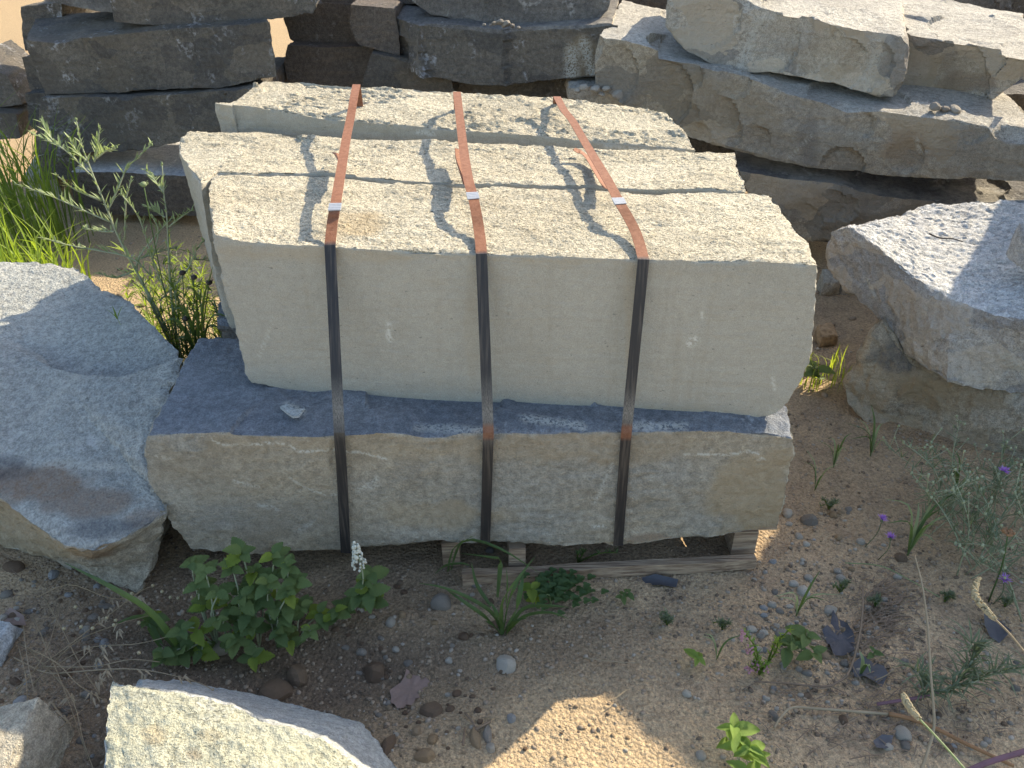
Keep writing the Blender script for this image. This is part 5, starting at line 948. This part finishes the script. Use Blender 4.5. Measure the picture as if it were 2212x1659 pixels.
# grey-green thicket with small buds and purple flowers, right
def knapweed(lab, base, n, spread, h, group=None):
    root = empty('thistle_weed', PG(*base), lab, 'plant', group); b0 = np.array(root.location); s_ = MB(); l_ = MB(); h_ = MB()
    for k in range(n):
        p = b0 + V(R(-.04, .04), R(-.04, .04), 0); tip = p + V(R(-spread, spread), R(-spread, spread) * .7, h * R(.55, 1.1)); S = smooth_line([p, (p + tip) / 2 + V(R(-.03, .03), 0, .03), tip], 10); s_.tube(S, .0019, .0010, 4)
        for i in range(2, 10):
            for q in range(4):
                d = V(R(-1, 1), R(-1, 1), R(-.2, .9)); d /= np.linalg.norm(d); s = R(.018, .05) * (1.3 - i * .06); l_.blade([S[i], S[i] + d * s * .5, S[i] + d * s], .0036, 3)
            if i > 4 and random.random() < .6:
                d = V(R(-1, 1), R(-1, 1), R(.2, 1)); d /= np.linalg.norm(d); e = S[i] + d * R(.04, .08); s_.tube([S[i], e], .0011, .0008, 4); h_.ball(e, .0036, (1, 1, 1.35), 6, 4)
        h_.ball(S[-1], .0042, (1, 1, 1.35), 6, 4)
    s_.build('stem', 'weedstem', root); l_.build('foliage', 'knap', root, kind='stuff'); h_.build('buds', 'weedstem', root, kind='stuff')
    return root
for lab, base, n in [('grey green budding weed at the right edge below the boulder', (2180, 1130), 13), ('grey green budding weed left part of the thicket, under the boulder', (2060, 1120), 12), ('budding weed in the middle of the right thicket', (2120, 1170), 13), ('budding weed at the front of the right thicket', (2090, 1230), 10), ('budding weed at the lower right end of the thicket', (2190, 1230), 11), ('thin budding weed behind the tall dry stem', (1985, 1150), 7), ('budding weed low against the lower boulder', (2150, 1060), 9), ('small weed at the right edge below the thicket', (2215, 1330), 8)]: knapweed(lab, base, max(4, int(n * .6)), .20, .24)
for lab, x, y, z in [('purple flower left of the right thicket, upper one', 1906, 1122, .12), ('purple flower left of the right thicket, lower one', 1924, 1161, .10), ('purple flower at the right edge under the brown seed head', 2169, 1253, .12), ('purple flower high in the thicket under the boulder', 2168, 1018, .24)]:
    c = PZ(x, y, z); root = empty('purple_flower', (c[0], c[1], 0), lab, 'flower'); b = MB(); g0 = V(c[0] + R(-.03, .03), c[1] + .03, gz(c[0], c[1])); b.tube(smooth_line([g0, (g0 + c) / 2 + V(.01, 0, 0), c], 7), .0015, .0011, 4); b.build('stem', 'knap', root); b = MB(); b.ball(c - V(0, 0, .004), .005, (1, 1, 1.2), 6, 4); b.build('bud', 'knap', root); b = MB()
    for q in range(34):
        a = R(0, 6.28); e = R(.1, 1.2); d = V(math.cos(a) * math.cos(e), math.sin(a) * math.cos(e), math.sin(e)); b.blade([c, c + d * .008, c + d * R(.012, .019)], .0028, 3, tip=.25)
    b.build('petals', 'purple', root)
def stalk(lab, pts, r0, r1, mat, name='dry_stem', cat='stem', head=None, group=None):
    P = [PZ(*q) for q in pts]; root = empty(name, P[0] * V(1, 1, 0), lab, cat, group) if head else None; b = MB(); S = smooth_line(P, max(8, 5 * len(P))); b.tube(S, r0, r1, 6)
    if not head: return tag(b.build(name, mat, origin=P[0]), lab, cat, group, 'thing')
    b.build('stem', mat, root); H = smooth_line([PZ(*q) for q in head], 40); h = MB()
    for i, p in enumerate(H):
        rr = .0055 * (0.5 + .5 * math.sin(math.pi * (i + 2) / 44)) + .001
        for q in range(6): a = R(0, 6.28); h.ball(p + V(math.cos(a) * rr * .7, R(-.3, .3) * rr, math.sin(a) * rr * .7), rr * R(.35, .6), (1, 1, 1.2), 5, 3)
    h.build('seed_head', 'seedhead', root)
stalk('curved tan seed head on a thin stalk leaning in from the right edge', [(2235, 1432, .30), (2212, 1407, .31), (2180, 1368, .33), (2149, 1337, .345)], .0020, .0018, 'drygrass', 'plantain_stalk', 'seed stalk', [(2149, 1337, .345), (2130, 1318, .35), (2108, 1290, .36), (2108, 1265, .365), (2115, 1250, .37)])
stalk('tan seed head on a green stalk at the bottom right', [(2100, 1680, .22), (2050, 1622, .23), (2010, 1578, .235), (1986, 1553, .24)], .0022, .0018, 'weed', 'plantain_stalk', 'seed stalk', [(1986, 1553, .24), (1970, 1535, .24), (1957, 1515, .245), (1951, 1500, .25)])
b = MB(); c = PZ(2178, 1150, .24); g0 = PG(2135, 1300); root = empty('button_flower', g0, 'brown dried button flower on a green stalk at the right edge', 'plant'); b.tube(smooth_line([g0, PZ(2165, 1220, .16), c], 8), .0022, .0016, 5); b.build('stem', 'grass_dk', root); b = MB()
for q in range(70): a = R(0, 6.28); rr = .013 * math.sqrt(random.random()); b.ball(c + V(math.cos(a) * rr, math.sin(a) * rr, R(-.002, .003)), .0028, (1, 1, 1), 5, 3)
b.build('flower_head', 'orangestem', root)
stalk('long pale dry stem standing upright in the lower right foreground', [(1988, 1670, .06), (2008, 1610, .08), (2018, 1560, .1), (2011, 1460, .15), (2004, 1354, .19), (1993, 1269, .22), (1976, 1200, .24)], .0034, .0019, 'drygrass')
stalk('orange brown twig lying across the lower right soil', [(1920, 1542, .012), (1960, 1551, .014), (2018, 1572, .016), (2090, 1608, .016), (2190, 1655, .014)], .0048, .0036, 'orangestem', 'twig', 'twig')
stalk('pale grey twig with a bent end left of the orange twig', [(1672, 1572, .006), (1690, 1545, .010), (1714, 1528, .014), (1770, 1531, .012), (1823, 1535, .012), (1925, 1543, .010)], .0026, .0032, 'drygrass', 'twig', 'twig')
stalk('thin brown twig standing by the dark dead leaf', [(1864, 1270, .05), (1863, 1320, .04), (1856, 1375, .03), (1842, 1430, .015), (1828, 1462, .012)], .0022, .0030, 'drystem', 'twig', 'twig')
stalk('long brown twig on the soil below the feathery weed', [(1628, 1472, .006), (1700, 1476, .008), (1780, 1483, .008), (1812, 1472, .010), (1832, 1458, .012)], .0020, .0030, 'drystem', 'twig', 'twig')
stalk('thick purple stem cutting the bottom right corner', [(2085, 1668, .05), (2140, 1645, .06), (2230, 1618, .07)], .0065, .006, 'purplestem', 'weed_stem', 'stem')
stalk('thin green runner on the pebbles right of the pallet', [(1825, 1216, .02), (1900, 1222, .03), (1960, 1250, .03), (2030, 1290, .02)], .0014, .0012, 'weed', 'runner', 'stem')
stalk('short dark twig lying on the grey boulder top', [(2008, 505, .590), (2030, 514, .592), (2055, 515, .592), (2080, 522, .590)], .0028, .0018, 'darkhead', 'twig', 'twig')
for k, (x, y, dx, dy) in enumerate([(1740, 1480, 60, 4), (1700, 1450, 70, 30), (1790, 1500, 80, 14), (1850, 1590, -60, 30), (1990, 1600, 90, 20), (1905, 1630, -70, 10), (2060, 1570, 90, 20), (1720, 1600, 50, -40), (1830, 1410, 30, 60), (1890, 1470, 60, -40)]):
    stalk('thin dead stem in the litter at lower right', [(x, y, .005), (x + dx * .5, y + dy * .5 + R(-6, 6), .012), (x + dx, y + dy, .006)], .0014, .0009, random.choice(['drystem', 'drygrass']), 'dry_stem', 'stem', None, 'dead stems in the lower right litter')
for k, (x, y, dx, dy) in enumerate([(1005, 1540, 28, 40), (1060, 1558, -40, 22), (1000, 1610, 4, -40), (1260, 1420, 120, 12), (1080, 1552, -40, -2), (1320, 1515, 40, -30)]):
    stalk('short pale straw bit on the soil near the sunny patch', [(x, y, .008), (x + dx * .5, y + dy * .5 + R(-3, 3), .012), (x + dx, y + dy, .008)], .0030 if k < 3 else .0013, .0018 if k < 3 else .0009, 'drygrass' if k > 2 else 'drystem', 'straw', 'straw', None, 'straw bits on the soil')
# dry grass at lower left
root = empty('dry_grass', PG(110, 1450), 'tangled dead grass with drooping seed heads at lower left', 'dry grass')
DG = [[(60, 1400, .02), (150, 1500, .06), (180, 1600, .07), (205, 1670, .05)], [(40, 1390, .02), (120, 1430, .08), (170, 1480, .09), (230, 1515, .06)], [(95, 1290, .02), (130, 1350, .06), (170, 1430, .07), (215, 1500, .05)], [(70, 1330, .03), (110, 1420, .06), (150, 1520, .06), (190, 1640, .05)], [(65, 1635, .02), (110, 1590, .04), (145, 1560, .05), (190, 1523, .04)], [(80, 1290, .06), (150, 1262, .09), (230, 1290, .09), (280, 1290, .08), (320, 1262, .08)],
      [(120, 1455, .06), (250, 1445, .09), (330, 1450, .1), (430, 1475, .09), (480, 1505, .08)], [(30, 1420, .03), (90, 1450, .05), (140, 1450, .06), (200, 1400, .07)], [(60, 1460, .03), (140, 1400, .07), (220, 1340, .09), (300, 1280, .1), (330, 1265, .1)], [(70, 1480, .03), (160, 1390, .06), (250, 1350, .07), (320, 1330, .07)], [(50, 1350, .02), (60, 1430, .05), (75, 1500, .04)], [(40, 1395, .02), (55, 1460, .05), (60, 1530, .03)], [(90, 1440, .04), (200, 1440, .06), (280, 1425, .07), (345, 1430, .06)], [(100, 1450, .03), (190, 1400, .06), (300, 1390, .08), (400, 1365, .08)], [(30, 1500, .02), (80, 1440, .05), (110, 1380, .06), (130, 1300, .05)]]
for p in DG: b = MB(); b.tube(smooth_line([PZ(*q) for q in p], 14), .0015, .0008, 4); b.build('stalk', 'drygrass', root)
hd = MB()
for x, y, z in [(230, 1320, .08), (245, 1300, .08), (220, 1340, .07), (190, 1400, .07), (215, 1420, .06), (230, 1440, .06), (222, 1460, .05), (215, 1475, .05), (200, 1500, .05), (110, 1520, .04), (130, 1540, .04), (305, 1295, .09), (270, 1285, .08), (150, 1505, .05), (225, 1400, .07), (478, 1503, .085), (470, 1490, .085), (250, 1355, .07), (305, 1455, .06), (395, 1460, .08)]:
    for q in range(4):
        c = PZ(x + R(-9, 9), y + R(-9, 9), z); d = V(R(-.5, .8), R(-1, -.2), R(-.8, .2)); d /= np.linalg.norm(d); hd.blade([c, c + d * .010, c + d * .024], .0048, 4)
hd.build('seed_heads', 'drygrass', root, kind='stuff')
bd = MB()
for x, y in [(330, 1265), (350, 1278), (368, 1290), (385, 1292), (415, 1290), (398, 1276), (246, 1350), (250, 1340), (138, 1358), (175, 1354), (200, 1357), (230, 1335), (300, 1410), (163, 1311), (300, 1345), (315, 1310), (285, 1282)]: bd.ball(PZ(x, y, .09), .0045, (1, 1, 1), 6, 4)
bd.build('buds', 'seedhead', root, kind='stuff')
# dead leaves
def deadleaf(lab, px, py, pts, mat, z=.02, curl=.012):
    g = PG(px, py); b = MB(); n = len(pts); rings = [1, .66, .33]; v = []; f = []
    for r_ in rings:
        for k, (x, y) in enumerate(pts): p = PZ(px + x * r_, py + y * r_, g[2] + .006); v.append(p + V(0, 0, z * r_ * r_ * (.35 + .65 * math.sin(k * 2.3 + px)) + R(-.15, .15) * curl))
    v.append(PZ(px, py, g[2] + .008))
    for a in range(2):
        for k in range(n): f.append((a * n + k, a * n + (k + 1) % n, (a + 1) * n + (k + 1) % n, (a + 1) * n + k))
    for k in range(n): f.append((2 * n + k, 2 * n + (k + 1) % n, 3 * n))
    b.add(v, f); o = b.build('dead_leaf', mat, origin=g); return tag(o, lab, 'dead leaf', None, 'thing')
deadleaf('dried mauve leaf with toothed edge on the brown soil', 888, 1490, [(-10, -42), (0, -40), (6, -30), (18, -27), (28, -30), (33, -22), (42, -16), (44, -4), (47, 6), (38, 16), (22, 17), (10, 22), (4, 32), (-10, 34), (-16, 41), (-30, 40), (-36, 34), (-44, 28), (-43, 16), (-46, 4), (-36, -8), (-22, -14), (-14, -26)], 'deadleaf', .006, .006)
deadleaf('large black dead leaf beside the broad leaved weed', 1818, 1385, [(-22, -58), (-6, -52), (10, -30), (24, -10), (30, 10), (24, 30), (4, 34), (-16, 30), (-30, 18), (-30, 4), (-44, -20), (-34, -26), (-24, -34)], 'blackleaf', .02)
deadleaf('torn dark dead leaf below the black one', 1872, 1448, [(-34, -12), (-10, -24), (14, -20), (36, -6), (44, 16), (34, 34), (14, 30), (-4, 16), (-26, 12)], 'blackleaf', .015)
deadleaf('small dark leaf by the grey tan cobble', 1908, 1606, [(-22, -6), (-4, -16), (20, -14), (18, 4), (4, 16), (-16, 12)], 'blackleaf', .01)
deadleaf('dark crumpled leaf under the right weeds', 2150, 1360, [(-30, -30), (0, -24), (22, -10), (30, 14), (10, 26), (-14, 20), (-28, 0)], 'blackleaf', .02)
deadleaf('dark leaf scrap on the soil below the pallet end', 1425, 1258, [(-50, -10), (-10, -12), (40, -4), (36, 10), (0, 12), (-30, 6)], 'blackleaf', .012)
deadleaf('pale curled leaf scrap at the left edge stones', 30, 1340, [(-26, -14), (-4, -20), (22, -8), (26, 10), (6, 18), (-20, 14)], 'deadleaf', .015)
deadleaf('pale dried leaf among the dead grass by the lower left rock', 60, 1570, [(-26, 20), (-8, -8), (10, -16), (24, -4), (14, 10), (-6, 18)], 'deadleaf', .02)
mt_ = MB()
for k in range(420):
    x, y = random.gauss(1900, 36), random.gauss(1330, 46); c = PG(x, y) + V(0, 0, .004); a = random.gauss(.2, .7); l = R(.012, .04); d = V(math.cos(a), math.sin(a) * .8, R(-.1, .25)); mt_.blade([c, c + d * l * .5 + V(0, 0, .003), c + d * l], .0035, 3)
for k in range(420):
    x, y = random.gauss(1900, 150), random.gauss(1520, 70); c = PG(x, y) + V(0, 0, .004); a = R(0, 6.28); l = R(.012, .05); d = V(math.cos(a), math.sin(a) * .8, R(-.05, .2)); mt_.blade([c, c + d * l * .5 + V(0, 0, .003), c + d * l], .0028, 3)
for k in range(420):
    x, y = random.gauss(150, 110), random.gauss(1430, 100)
    if ok(x, y): c = PG(x, y) + V(0, 0, .004); a = R(0, 6.28); l = R(.02, .06); d = V(math.cos(a), math.sin(a) * .8, R(-.05, .25)); mt_.blade([c, c + d * l * .5 + V(0, 0, .004), c + d * l], .0026, 3)
o = mt_.build('leaf_litter', 'drystem'); o['kind'] = 'stuff'
